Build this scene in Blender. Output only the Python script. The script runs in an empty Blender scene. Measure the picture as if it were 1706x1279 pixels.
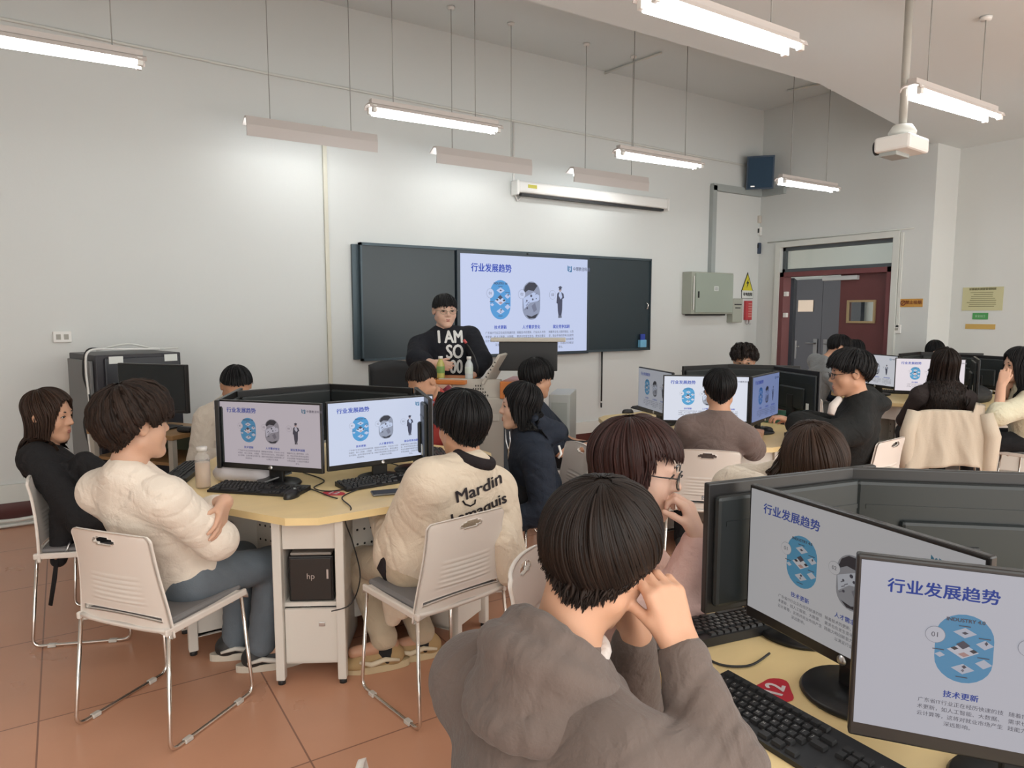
import bpy, bmesh, math, random
import numpy as np
from mathutils import Vector, Matrix
from mathutils.bvhtree import BVHTree
random.seed(4); RNG = np.random.default_rng(4)
SC = bpy.context.scene; COL = SC.collection
PI = math.pi
def rad(d): return math.radians(d)

# ------------------------------------------------------------------ camera
PXW, PXH, FPX, HORIZON, YAW, CAMH = 1706, 1279, 1150.0, 521.0, rad(33.0), 1.55
PITCH = math.atan((PXH/2-HORIZON)/FPX)
cam_data = bpy.data.cameras.new('camera'); cam = bpy.data.objects.new('camera', cam_data); COL.objects.link(cam)
cam_data.sensor_fit = 'HORIZONTAL'; cam_data.sensor_width = 36.0; cam_data.lens = FPX*36.0/PXW
cam_data.clip_start = 0.02; cam_data.clip_end = 100
cam.location = (0, 0, CAMH); cam.rotation_euler = (PI/2-PITCH, 0, -YAW)
SC.camera = cam
# ------------------------------------------------------------------ daylight from the windows behind the photographer, exposure
world = bpy.data.worlds.new('daylight'); SC.world = world; world.use_nodes = True
bg = world.node_tree.nodes['Background']; bg.inputs[0].default_value = (1.0, 0.985, 0.94, 1); bg.inputs[1].default_value = 3.0
SC.view_settings.view_transform = 'Standard'; SC.view_settings.look = 'None'
SC.view_settings.exposure = 0.0; SC.view_settings.gamma = 1.0; SC.view_settings.use_curve_mapping = False
LAMP_W = 17.0

# ------------------------------------------------------------------ measured points: the photograph's pixels, each with its own real distance
FWD0 = np.array([math.sin(YAW), math.cos(YAW), 0]); RGT = np.array([math.cos(YAW), -math.sin(YAW), 0]); UP0 = np.array([0, 0, 1.])
FWD = FWD0*math.cos(PITCH)-UP0*math.sin(PITCH); UPV = FWD0*math.sin(PITCH)+UP0*math.cos(PITCH)
EYE = np.array([0, 0, CAMH])
def ray(x, y): return FWD+RGT*((x-PXW/2)/FPX)-UPV*((y-PXH/2)/FPX)
def PZ(x, y, z): d = ray(x, y); return EYE+d*((z-CAMH)/d[2])
def PY(x, y, Y): d = ray(x, y); return EYE+d*(Y/d[1])
def PX_(x, y, X): d = ray(x, y); return EYE+d*(X/d[0])
def P(x, y, d): return EYE+ray(x, y)*d
def CP(x, d, z): v = RGT*x+FWD0*d; return np.array([v[0], v[1], z])      # plan position: metres right / ahead of the photographer
def heading(a): a = rad(a); v = RGT*math.cos(a)+FWD0*math.sin(a); return np.array([v[0], v[1], 0])  # 0 = to the right, 90 = away
def yaw_of(v): return math.atan2(-v[0], v[1])       # z-rotation that turns +Y onto v

# ------------------------------------------------------------------ materials
MATS = {}
def mat(name, col, rough=0.5, metal=0.0, spec=0.5, bump=0.0, bscale=200.0, var=0.0, vscale=6.0, sss=0.0, stretch=None, coat=0.0):
    if name in MATS: return MATS[name]
    m = bpy.data.materials.new(name); m.use_nodes = True; nt = m.node_tree; b = nt.nodes['Principled BSDF']
    c = tuple(col)+(1,) if len(col) == 3 else col
    b.inputs['Base Color'].default_value = c; b.inputs['Roughness'].default_value = rough
    b.inputs['Metallic'].default_value = metal; b.inputs['Specular IOR Level'].default_value = spec
    if coat: b.inputs['Coat Weight'].default_value = coat
    if sss:
        b.inputs['Subsurface Weight'].default_value = sss; b.inputs['Subsurface Radius'].default_value = (0.02, 0.008, 0.004); b.inputs['Subsurface Scale'].default_value = 0.5
    tc = nt.nodes.new('ShaderNodeTexCoord')
    def mapped(s):
        mp = nt.nodes.new('ShaderNodeMapping'); nt.links.new(tc.outputs['Object'], mp.inputs[0])
        mp.inputs['Scale'].default_value = s; return mp
    if var:
        n = nt.nodes.new('ShaderNodeTexNoise'); n.inputs['Scale'].default_value = vscale; n.inputs['Detail'].default_value = 4
        nt.links.new(mapped(stretch or (1, 1, 1)).outputs[0], n.inputs['Vector'])
        mx = nt.nodes.new('ShaderNodeMix'); mx.data_type = 'RGBA'
        nt.links.new(n.outputs['Fac'], mx.inputs[0])
        mx.inputs[6].default_value = tuple(v*(1-var) for v in c[:3])+(1,); mx.inputs[7].default_value = tuple(min(1, v*(1+var)) for v in c[:3])+(1,)
        nt.links.new(mx.outputs[2], b.inputs['Base Color'])
    if bump:
        n2 = nt.nodes.new('ShaderNodeTexNoise'); n2.inputs['Scale'].default_value = bscale; n2.inputs['Detail'].default_value = 3
        nt.links.new(mapped(stretch or (1, 1, 1)).outputs[0], n2.inputs['Vector'])
        bp = nt.nodes.new('ShaderNodeBump'); bp.inputs['Strength'].default_value = bump; bp.inputs['Distance'].default_value = 0.01
        nt.links.new(n2.outputs['Fac'], bp.inputs['Height']); nt.links.new(bp.outputs[0], b.inputs['Normal'])
    MATS[name] = m; return m
def srgb(r, g, b):
    f = lambda v: (v/255/12.92) if v/255 <= 0.04045 else ((v/255+0.055)/1.055)**2.4
    return (f(r), f(g), f(b))
def emis(name, col, strength):
    if name in MATS: return MATS[name]
    m = bpy.data.materials.new(name); m.use_nodes = True; b = m.node_tree.nodes['Principled BSDF']
    b.inputs['Base Color'].default_value = (0.8, 0.8, 0.8, 1); b.inputs['Emission Color'].default_value = tuple(col)+(1,); b.inputs['Emission Strength'].default_value = strength
    MATS[name] = m; return m
def glow(name, col):
    """a lit pixel colour of a display: emission times the display's own tint (a property of the display)"""
    if name in MATS: return MATS[name]
    m = bpy.data.materials.new(name); m.use_nodes = True; nt = m.node_tree; b = nt.nodes['Principled BSDF']
    b.inputs['Base Color'].default_value = (0.015, 0.015, 0.017, 1); b.inputs['Roughness'].default_value = 0.35; b.inputs['Specular IOR Level'].default_value = 0.3
    a = nt.nodes.new('ShaderNodeAttribute'); a.attribute_type = 'OBJECT'; a.attribute_name = 'tint'
    mx = nt.nodes.new('ShaderNodeVectorMath'); mx.operation = 'MULTIPLY'; nt.links.new(a.outputs['Vector'], mx.inputs[0]); mx.inputs[1].default_value = col
    nt.links.new(mx.outputs[0], b.inputs['Emission Color']); b.inputs['Emission Strength'].default_value = 1.0
    MATS[name] = m; return m
def glass(name, col=(0.95, 1, 0.98), rough=0.02, ior=1.3):
    m = mat(name, col, rough); m.node_tree.nodes['Principled BSDF'].inputs['Transmission Weight'].default_value = 1.0
    m.node_tree.nodes['Principled BSDF'].inputs['IOR'].default_value = ior; return m

# ------------------------------------------------------------------ mesh builder
class MB:
    def __init__(s): s.v = []; s.f = []; s.m = []; s.sm = []
    def add(s, vs, fs, mi=0, smooth=False):
        o = len(s.v); s.v += [tuple(map(float, p)) for p in vs]
        for f in fs: s.f.append([i+o for i in f]); s.m.append(mi); s.sm.append(smooth)
        return s
    def box(s, c, d, mi=0, M=None, bev=0.0):
        x, y, z = c; a, b, h = d[0]/2, d[1]/2, d[2]/2
        if bev <= 0:
            vs = [(x+i*a, y+j*b, z+k*h) for i in (-1, 1) for j in (-1, 1) for k in (-1, 1)]
            fs = [(0, 1, 3, 2), (4, 6, 7, 5), (0, 4, 5, 1), (2, 3, 7, 6), (0, 2, 6, 4), (1, 5, 7, 3)]
            return s.add([tuple(M@Vector(p)) for p in vs] if M else vs, fs, mi)
        bev = min(bev, a*.98, b*.98, h*.98); bm = bmesh.new(); bmesh.ops.create_cube(bm, size=1)
        for v in bm.verts: v.co = Vector((v.co.x*d[0], v.co.y*d[1], v.co.z*d[2]))
        bmesh.ops.bevel(bm, geom=list(bm.edges), offset=bev, segments=2, profile=0.5, affect='EDGES')
        return s.bm(bm, mi, M=(M or Matrix())@Matrix.Translation((x, y, z)))
    def bm(s, bm, mi=0, M=None, smooth=False):
        bm.verts.index_update(); vs = [(M@v.co if M else v.co.copy()) for v in bm.verts]; fs = [[v.index for v in f.verts] for f in bm.faces]
        bm.free(); return s.add(vs, fs, mi, smooth)
    def tube(s, pts, r, n=10, mi=0, cap=True, closed=False, smooth=True, flat=1.0):
        pts = [Vector(p) for p in pts]; N = len(pts); rs = list(r) if hasattr(r, '__len__') else [r]*N
        vs = []; up = None
        for i, p in enumerate(pts):
            a = pts[(i-1) % N] if (closed or i > 0) else p; b = pts[(i+1) % N] if (closed or i < N-1) else p
            t = (b-a).normalized() if (b-a).length > 1e-9 else Vector((0, 0, 1))
            if up is None:
                up = t.orthogonal().normalized()
                if abs(t.z) < 0.95: up = (Vector((0, 0, 1))-t*t.z).normalized()
            else:
                up = up-t*up.dot(t); up = up.normalized() if up.length > 1e-6 else t.orthogonal().normalized()
            w = t.cross(up)
            for k in range(n):
                an = 2*PI*k/n; vs.append(p+(w*math.cos(an)+up*math.sin(an)*flat)*rs[i])
        fs = []
        for i in range(N if closed else N-1):
            for k in range(n):
                j = (i+1) % N; fs.append((i*n+k, i*n+(k+1) % n, j*n+(k+1) % n, j*n+k))
        if cap and not closed: fs.append(list(range(n-1, -1, -1))); fs.append([(N-1)*n+k for k in range(n)])
        return s.add(vs, fs, mi, smooth)
    def lathe(s, prof, c=(0, 0, 0), n=24, mi=0, M=None, smooth=True):
        vs = []; fs = []
        for r, z in prof:
            for k in range(n):
                a = 2*PI*k/n; p = Vector((c[0]+r*math.cos(a), c[1]+r*math.sin(a), c[2]+z)); vs.append(M@p if M else p)
        for i in range(len(prof)-1):
            for k in range(n): fs.append((i*n+k, i*n+(k+1) % n, (i+1)*n+(k+1) % n, (i+1)*n+k))
        fs.append(list(range(n-1, -1, -1))); fs.append([(len(prof)-1)*n+k for k in range(n)])
        return s.add(vs, fs, mi, smooth)
    def prism(s, poly, z0, z1, mi=0, M=None):
        n = len(poly); vs = [Vector((x, y, z0)) for x, y in poly]+[Vector((x, y, z1)) for x, y in poly]
        if M: vs = [M@v for v in vs]
        return s.add(vs, [list(range(n-1, -1, -1)), list(range(n, 2*n))]+[(i, (i+1) % n, n+(i+1) % n, n+i) for i in range(n)], mi)
    def poly(s, pts, mi=0): return s.add(pts, [list(range(len(pts)))], mi)
    def mesh(s, name, mats):
        me = bpy.data.meshes.new(name); me.from_pydata(s.v, [], s.f); me.update()
        for m in (mats if isinstance(mats, (list, tuple)) else [mats]): me.materials.append(m)
        me.polygons.foreach_set('material_index', s.m); me.polygons.foreach_set('use_smooth', s.sm); me.update(); return me
    def obj(s, name, mats, parent=None, loc=None, rz=0.0):
        o = bpy.data.objects.new(name, s.mesh(name, mats)); COL.objects.link(o)
        if parent: o.parent = parent
        if loc is not None: o.location = loc
        if rz: o.rotation_euler = (0, 0, rz)
        return o
def tag(o, label, cat, group=None):
    o['label'] = label; o['category'] = cat
    if group: o['group'] = group
    return o
def thing(name, label, cat, loc=(0, 0, 0), rz=0.0, group=None):
    o = bpy.data.objects.new(name, None); o.empty_display_size = 0.1; COL.objects.link(o); o.location = loc; o.rotation_euler = (0, 0, rz)
    return tag(o, label, cat, group)
def struct(o): o['kind'] = 'structure'; return o
def dup(root, loc, rz, label, group=None):
    r = root.copy(); COL.objects.link(r); r.location = loc; r.rotation_euler = (0, 0, rz); r['label'] = label
    if group: r['group'] = group
    for ch in list(root.children):
        c = ch.copy(); COL.objects.link(c); c.parent = r
        for g in list(ch.children):
            d = g.copy(); COL.objects.link(d); d.parent = c
    return r
def np_mesh(name, V, F, mats, smooth=True, uv=None):
    """V (n,3) float, F (m,4) or (m,3) int"""
    me = bpy.data.meshes.new(name); V = np.asarray(V, np.float32); F = np.asarray(F, np.int32); k = F.shape[1]
    me.vertices.add(len(V)); me.vertices.foreach_set('co', V.ravel()); me.loops.add(F.size); me.loops.foreach_set('vertex_index', F.ravel())
    me.polygons.add(len(F)); me.polygons.foreach_set('loop_start', np.arange(0, F.size, k, dtype=np.int32)); me.polygons.foreach_set('loop_total', np.full(len(F), k, np.int32))
    for m in (mats if isinstance(mats, (list, tuple)) else [mats]): me.materials.append(m)
    me.update(calc_edges=True); me.polygons.foreach_set('use_smooth', np.full(len(F), smooth))
    if uv is not None:
        l = me.uv_layers.new(name='UVMap'); l.data.foreach_set('uv', np.asarray(uv, np.float32)[F.ravel()].ravel())
    me.validate(); return me
COPIES = 1
def layer(i, n): return .0003*(i*COPIES//n)                        # each heavier copy of a glyph lies a hair above the last
def text_geo(s, size=1.0, align='LEFT', bold=0.0, width=1.0, shear=0.0, spacing=1.0):
    c = bpy.data.curves.new('lettering', 'FONT'); c.body = s; c.size = size; c.align_x = align; c.resolution_u = 3; c.shear = shear; c.space_character = spacing
    o = bpy.data.objects.new('lettering', c); COL.objects.link(o); bpy.context.view_layer.update()
    me = bpy.data.meshes.new_from_object(o.evaluated_get(bpy.context.evaluated_depsgraph_get()))
    vs = [(v.co.x*width, v.co.y) for v in me.vertices]; fs = [list(p.vertices) for p in me.polygons]
    bpy.data.objects.remove(o); bpy.data.curves.remove(c); bpy.data.meshes.remove(me)
    global COPIES; COPIES = 1
    if bold:                                                          # heavier strokes: the same glyphs again, a stroke's breadth aside
        n = len(vs); v0 = list(vs); f0 = list(fs); k = 0; COPIES = 5
        for dx, dy in ((bold, 0), (-bold, 0), (0, bold*.7), (0, -bold*.7)):
            k += 1; vs = vs+[(x+dx, y+dy) for x, y in v0]; fs = fs+[[i+n*k for i in f] for f in f0]
    return vs, fs
# ================================================================== ROOM
WY, RX, RECX, CEIL, PIER_Y = 6.245, 8.12, 8.62, 4.266, 3.97
TUBE_E = 25.0
M_wall = mat('wall_paint', (0.655, 0.672, 0.655), 0.75, bump=0.04, bscale=60, var=0.02, vscale=1.5)
M_ceil = mat('ceiling_paint', (0.69, 0.735, 0.735), 0.8, var=0.02, vscale=1.2)
M_white = mat('white_plastic', (0.78, 0.77, 0.74), 0.4)
M_trunk = mat('trunking', (0.66, 0.67, 0.63), 0.5)
M_greytrunk = mat('grey_trunking', (0.36, 0.39, 0.38), 0.5)
M_black = mat('black_plastic', (0.012, 0.012, 0.013), 0.38)
M_black2 = mat('black_matt', (0.022, 0.022, 0.023), 0.6)
M_steel = mat('brushed_steel', (0.6, 0.6, 0.6), 0.3, metal=1.0)
M_chrome = mat('chrome', (0.75, 0.72, 0.68), 0.12, metal=1.0)
M_skirt = mat('red_skirting', (0.10, 0.030, 0.027), 0.25, var=0.15, vscale=9)
M_reflect = mat('lamp_reflector', (0.55, 0.50, 0.47), 0.45)
M_tube = emis('lamp_tube', (0.90, 0.97, 1.0), TUBE_E)
M_wire = mat('wire', (0.32, 0.32, 0.30), 0.5)

def floor_material():
    m = bpy.data.materials.new('floor_tile'); m.use_nodes = True; nt = m.node_tree; b = nt.nodes['Principled BSDF']
    tc = nt.nodes.new('ShaderNodeTexCoord'); mp = nt.nodes.new('ShaderNodeMapping'); nt.links.new(tc.outputs['Object'], mp.inputs[0]); mp.inputs['Location'].default_value = (0.16, 0.13, 0)
    br = nt.nodes.new('ShaderNodeTexBrick'); nt.links.new(mp.outputs[0], br.inputs['Vector']); br.offset = 0.0; br.squash = 1.0
    br.inputs['Scale'].default_value = 1.0; br.inputs['Brick Width'].default_value = 0.8; br.inputs['Row Height'].default_value = 0.8; br.inputs['Mortar Size'].default_value = 0.0035; br.inputs['Mortar Smooth'].default_value = 0.2
    br.inputs['Color1'].default_value = (0.62, 0.325, 0.205, 1); br.inputs['Color2'].default_value = (0.59, 0.305, 0.19, 1); br.inputs['Mortar'].default_value = (0.27, 0.125, 0.08, 1)
    n = nt.nodes.new('ShaderNodeTexNoise'); n.inputs['Scale'].default_value = 2.3; n.inputs['Detail'].default_value = 5; nt.links.new(tc.outputs['Object'], n.inputs['Vector'])
    rp = nt.nodes.new('ShaderNodeMapRange'); nt.links.new(n.outputs['Fac'], rp.inputs[0]); rp.inputs[3].default_value = 0.86; rp.inputs[4].default_value = 1.10
    mx = nt.nodes.new('ShaderNodeVectorMath'); mx.operation = 'SCALE'; nt.links.new(br.outputs['Color'], mx.inputs[0]); nt.links.new(rp.outputs[0], mx.inputs['Scale'])
    nt.links.new(mx.outputs[0], b.inputs['Base Color'])
    r2 = nt.nodes.new('ShaderNodeMapRange'); nt.links.new(n.outputs['Fac'], r2.inputs[0]); r2.inputs[3].default_value = 0.22; r2.inputs[4].default_value = 0.38; nt.links.new(r2.outputs[0], b.inputs['Roughness'])
    return m
def slab(name, lo, hi, m):
    c = [(a+b)/2 for a, b in zip(lo, hi)]; d = [b-a for a, b in zip(lo, hi)]
    return struct(MB().box(c, d).obj(name, m))
slab('floor', (-4, -3, -0.1), (11.2, 9.4, 0), floor_material())
slab('ceiling', (-4, -1.2, CEIL), (11.2, WY+0.2, CEIL+0.15), M_ceil)
slab('wall_front', (-4, WY, 0), (RX, WY+0.2, CEIL), M_wall)
slab('wall_left', (-4.2, -3, 0), (-4, WY+.2, CEIL), M_wall)  # unseen wall, put in to keep side daylight off the front wall
DY0, DY1, DZ, TZ = 4.385, 5.885, 2.085, 2.415                       # door opening in the right wall
w = MB(); w.box((RX+.1, (DY1+WY+.2)/2, CEIL/2), (.2, WY+.2-DY1, CEIL)); w.box((RX+.1, (PIER_Y+DY0)/2, CEIL/2), (.2, DY0-PIER_Y, CEIL)); w.box((RX+.1, (DY0+DY1)/2, (TZ+CEIL)/2), (.2, DY1-DY0, CEIL-TZ))
struct(w.obj('wall_right', M_wall))
w = MB(); w.box(((RX+.2+RECX+.2)/2, PIER_Y+.1, CEIL/2), (RECX-RX, .2, CEIL)); w.box((RECX+.1, (PIER_Y-3)/2, CEIL/2), (.2, PIER_Y+3, CEIL))
struct(w.obj('wall_recess', M_wall))
DROP = 3.39
struct(MB().prism([(-4, -1.2), (11.2, -1.2), (11.2, PIER_Y+.06), (RX, PIER_Y+.06), (5.25, 3.51), (-4, 3.66)], DROP, CEIL).obj('trim_1', M_ceil))   # lower ceiling over the near half of the room
slab('baseboard_front', (-4, WY-.014, 0), (RX, WY, .15), M_skirt)
slab('trim_3', (-4, WY-.03, .15), (RX, WY, .285), M_trunk)                         # white ledge above the skirting
slab('baseboard_right', (RX-.014, DY1+.06, 0), (RX, WY, .15), M_skirt)
# corridor beyond the open door
w = MB(); w.box((10.6, 6.2, 1.5), (.1, 6.4, 3)); w.box((9.4, 9.4, 1.5), (2.4, .1, 3)); w.box((9.45, 6.7, 3.0), (2.2, 5.4, .1))
struct(w.obj('wall_corridor', mat('corridor_paint', (0.42, 0.46, 0.45), 0.8)))

# ---- door 1: double door with transom
M_dwood = mat('door_wood', (0.135, 0.042, 0.042), 0.4, var=0.22, vscale=3, stretch=(1, 1, .15), bump=0.03, bscale=30)
M_dframe = mat('door_frame_wood', (0.17, 0.052, 0.055), 0.4, var=0.15, vscale=5)
M_dark = mat('dark_door', (0.020, 0.026, 0.040), 0.5)
M_alu = mat('grey_aluminium', (0.10, 0.115, 0.125), 0.45, metal=0.3)
M_beige = mat('beige_wood', (0.40, 0.30, 0.16), 0.5)
M_glass = glass('window_glass')
dr = bpy.data.objects.new('door_1', None); COL.objects.link(dr); struct(dr)
f = MB(); f.box((RX+.06, DY0+.03, DZ/2), (.16, .06, DZ)); f.box((RX+.06, DY1-.03, DZ/2), (.16, .06, DZ)); f.box((RX+.06, (DY0+DY1)/2, DZ-.03), (.16, DY1-DY0, .06))
struct(f.obj('door_frame', M_dframe, dr))
yc = 5.06
lf = MB(); ya, yb = DY0+.06, yc; wy0, wy1, wz0, wz1 = 4.62, 4.93, 1.45, 1.68
lf.box((RX+.08, (ya+yb)/2, wz0/2), (.045, yb-ya, wz0)); lf.box((RX+.08, (ya+yb)/2, (wz1+DZ-.06)/2), (.045, yb-ya, DZ-.06-wz1)); lf.box((RX+.08, (ya+wy0)/2, (wz0+wz1)/2), (.045, wy0-ya, wz1-wz0)); lf.box((RX+.08, (yb+wy1)/2, (wz0+wz1)/2), (.045, yb-wy1, wz1-wz0))
leaf = struct(lf.obj('door_leaf', M_dwood, dr)); leaf['label'] = 'closed red-brown door leaf with a framed pane'
fr = MB(); e = .025
for (y0, y1, z0, z1) in ((wy0-e, wy1+e, wz1, wz1+e), (wy0-e, wy1+e, wz0-e, wz0), (wy0-e, wy0, wz0, wz1), (wy1, wy1+e, wz0, wz1)): fr.box((RX+.052, (y0+y1)/2, (z0+z1)/2), (.03, y1-y0, z1-z0))
struct(fr.obj('pane_frame', M_beige, leaf)); struct(MB().box((RX+.08, (wy0+wy1)/2, (wz0+wz1)/2), (.008, wy1-wy0, wz1-wz0)).obj('pane', M_glass, leaf))
# the other leaf stands open into the room, seen almost edge-on
a = rad(93); hp = np.array([RX+.03, DY1-.06, 0]); dv = np.array([-math.sin(a)*-1, 0, 0])
Mo = Matrix.Translation((RX+.16, DY1-.07, 0)) @ Matrix.Rotation(rad(122), 4, 'Z')     # leaf runs along local -Y
lo = MB(); lo.box((0, -.37, DZ/2-.03), (.045, .74, DZ-.08), M=Mo)
ol = struct(lo.obj('door_leaf', M_dark, dr)); ol['label'] = 'dark leaf swung open into the corridor'
hb = MB(); hb.box((-.04, -.70, 1.02), (.02, .035, .26), M=Mo); hb.tube([Mo@Vector((-.05, -.70, 1.07)), Mo@Vector((-.08, -.70, 1.07)), Mo@Vector((-.08, -.6, 1.07))], .009)
struct(hb.obj('door_handle', M_steel, ol))
for z in (1.80, 1.52): struct(MB().box((RX-.005, DY1-.10, z), (.05, .05, .06), bev=.006).obj('magnetic_catch', M_white, dr))
struct(MB().box((RX+.03, 5.05, DZ-.105), (.06, .46, .055), bev=.006).obj('door_closer', mat('closer_grey', (.55, .57, .57), .4), dr))
# transom
tr = MB(); zt0, zt1 = DZ, TZ
for (y0, y1, z0, z1) in ((DY0, DY1, zt1-.045, zt1), (DY0, DY1, zt0, zt0+.045), (DY0, DY0+.04, zt0, zt1), (DY1-.04, DY1, zt0, zt1)): tr.box((RX+.06, (y0+y1)/2, (z0+z1)/2), (.06, y1-y0, z1-z0))
wn = struct(tr.obj('window_1', M_alu)); struct(MB().box((RX+.06, (DY0+DY1)/2, (zt0+zt1)/2), (.008, DY1-DY0-.08, zt1-zt0-.09)).obj('pane', M_glass, wn))
t = MB()                                                            # white plaster reveal round the doorway
t.box((RX-.02, (DY0+DY1)/2, TZ+.035), (.04, DY1-DY0+.14, .07)); t.box((RX-.02, DY0-.035, TZ/2), (.04, .07, TZ)); t.box((RX-.02, DY1+.035, TZ/2), (.04, .07, TZ))
struct(t.obj('trim_4', M_trunk))
# opposite corridor door
OX = 10.45; yh = PX_(1367, 580, OX)[1]
d2 = MB(); d2.box((OX+.05, yh+.44, 1.05), (.1, .87, 2.1)); yr = PX_(1434, 520, OX)[1]; d2.box((OX+.05, (yh+yr)/2, 1.05), (.1, yh-yr, 2.1))
od = struct(d2.obj('door_2', M_dark)); od['label'] = 'dark double door across the corridor'
for s_, y in ((1, yh+.09), (-1, yh-.09)):
    h = MB(); zc_ = PX_(1367, 582, OX)[2]; h.box((OX-.01, y, zc_), (.02, .07, .34)); h.tube([(OX-.03, y, zc_+.1), (OX-.06, y, zc_+.1), (OX-.06, y+s_*.15, zc_+.1)], .012); struct(h.obj('door_handle', mat('dull_handle', (.11, .12, .13), .5), od))
pn0, pn1 = PX_(1331, 500, OX), PX_(1355, 519, OX)
struct(MB().box((OX-.005, (pn0[1]+pn1[1])/2, (pn0[2]+pn1[2])/2), (.02, abs(pn0[1]-pn1[1]), abs(pn0[2]-pn1[2]))).obj('pane', mat('corridor_pane', (.60, .52, .42), .3), od))
cl = thing('corridor_lamp', 'short lit tube lamp seen through the glass over the door', 'lamp', (9.5, 6.0, 2.86))
MB().box((0, 0, .03), (.14, 1.0, .05)).obj('housing', M_reflect, cl); MB().tube([(0, -.45, -.02), (0, .45, -.02)], .018).obj('tube', M_tube, cl)

# ---- wall trunking and conduits
def conduit(name, pts, r, m, label, cat='conduit'):
    return tag(MB().tube(pts, r, 8).obj(name, m), label, cat)
pl = [PY(0, 30, WY-.02), PY(445, 122, WY-.02), PY(1240, 275, WY-.02)]
conduit('cable_conduit', [(-2.2, WY-.02, pl[0][2]+.02)]+[tuple(p) for p in pl]+[(RX-.04, WY-.02, pl[2][2])], .012, M_trunk, 'long thin cable conduit running along the top of the front wall')
xv = PY(541, 300, WY)[0]
tag(MB().box((xv, WY-.012, 1.75), (.035, .022, 2.9)).obj('cable_trunking', mat('cream_trunking', (.62, .60, .50), .5)), 'cream vertical trunking strip on the wall left of the blackboard', 'trunking')
p0 = PY(1186, 312, WY); p1 = PY(1186, 452, WY); pe = PX_(1310, 322, RX)
tk = MB(); tk.box((p0[0], WY-.03, (p0[2]+p1[2])/2), (.075, .06, p0[2]-p1[2]+.04)); tk.box(((p0[0]+RX)/2-.03, WY-.03, p0[2]), (RX-p0[0]+.0, .06, .085))
tag(tk.obj('cable_duct', M_greytrunk), 'grey metal cable duct bent down the front wall to the switch cabinet', 'cable duct')
tag(MB().box((RX-.03, (WY-.06+pe[1])/2, p0[2]), (.06, WY-.06-pe[1], .085)).obj('cable_duct', M_greytrunk), 'short end of grey cable duct on the door wall under the loudspeaker', 'cable duct')
p0 = PX_(1505, 387, RX); p1 = PX_(1499, 545, RX)
tag(MB().box((RX-.012, p0[1], (p0[2]+p1[2])/2), (.022, .03, p0[2]-p1[2])).obj('cable_trunking', M_trunk), 'white strip of trunking running down beside the right door jamb', 'trunking')
conduit('cable_conduit', [(RX-.012, 6.1, 2.50), (RX-.012, PX_(1523, 384, RX)[1], 2.50)], .008, M_trunk, 'thin white cable run just above the door surround')
conduit('cable_conduit', [tuple(PZ(1005, 123, CEIL-.02)), tuple(PZ(1102, 88, CEIL-.02))], .012, M_trunk, 'short white conduit across the ceiling between the lamp wires')
conduit('cable_conduit', [tuple(PZ(1312, 152, CEIL-.02)), tuple(PZ(1366, 140, CEIL-.02))], .012, M_trunk, 'short white conduit on the ceiling above the farthest lit lamp')
p0 = PY(855, 205, WY); p1 = PY(855, 318, WY)
loop = [(p0[0], WY-.012, p0[2]), (p0[0], WY-.012, p1[2]), (p1[0]+.04, WY-.02, p1[2]-.10), (p1[0]+.10, WY-.03, p1[2]-.05)]
conduit('power_cable', loop, .011, M_white, 'white cable hanging in a loop at the end of the projection screen case', 'cable')
# sockets and switches
def socket(p, axis, label, w_=.12, h_=.085):
    t = thing('wall_socket', label, 'socket', tuple(p))
    if axis == 'y': MB().box((0, -.012, 0), (w_, .022, h_), bev=.006).obj('plate', M_white, t); MB().box((-.025, -.024, 0), (.03, .004, .04)).box((.025, -.024, 0), (.03, .004, .04)).obj('outlet', mat('socket_grey', (.35, .34, .30), .5), t)
    else: MB().box((-.012, 0, 0), (.022, w_, h_), bev=.006).obj('plate', M_white, t); MB().box((-.024, 0, 0), (.004, .05, .03)).obj('outlet', mat('socket_grey', (.35, .34, .30), .5), t)
p = PY(104, 561, WY); socket(p, 'y', 'white wall socket above the black equipment rack')
p = PX_(1494, 548, RX); socket(p, 'x', 'white light switch on the wall beside the right door jamb', .11, .1)

# ---- lamps
def lamp_common(t, L, zc, x0, CEIL):
    for fx in (-.32, .30):
        r = MB().tube([(fx*L, 0, .05), (fx*L, 0, CEIL-zc-.005)], .0035, 6); r.obj('hanging_wire', M_wire, t)
        MB().lathe([(.0, 0), (.03, .0), (.035, .02), (.0, .022)], (fx*L, 0, CEIL-zc-.024), 12).obj('ceiling_rose', M_white, t)
def batten(pa, pb, Y, label, roof=CEIL):
    A, B = PY(*pa, Y), PY(*pb, Y); L = B[0]-A[0]; c = (A+B)/2; zc = c[2]
    t = thing('tube_lamp', label, 'lamp', (c[0], Y, zc), 0, 'lit double tube lamps')
    m = MB(); prof = [(-.060, .000), (-.052, .022), (-.03, .034), (.03, .034), (.052, .022), (.060, .000), (.056, -.001), (.048, .016), (.028, .026), (-.028, .026), (-.048, .016), (-.056, -.001)]
    n = len(prof); vs = [(-L/2, y, z) for y, z in prof]+[(L/2, y, z) for y, z in prof]
    fs = [(i, (i+1) % n, n+(i+1) % n, n+i) for i in range(n)]
    for i in range(5): fs += [(i, i+1, 10-i, 11-i) if i < 5 else (), (n+11-i, n+10-i, n+i+1, n+i)]
    m.add(vs, fs); m.box((0, 0, .050), (L*.96, .05, .03)); m.obj('reflector', M_reflect, t)
    for s in (-1, 1):
        MB().tube([(-L/2+.05, s*.042, -.020), (L/2-.05, s*.040, -.006)], .0135, 12).obj('tube', M_tube, t)
        for e in (-1, 1): MB().box((e*(L/2-.035), s*.042, -.004), (.03, .028, .046), bev=.004).obj('lamp_holder', M_white, t)
    lamp_common(t, L, zc, A[0], roof); return t
L1Y, LY3 = 4.62, 2.18
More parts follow.
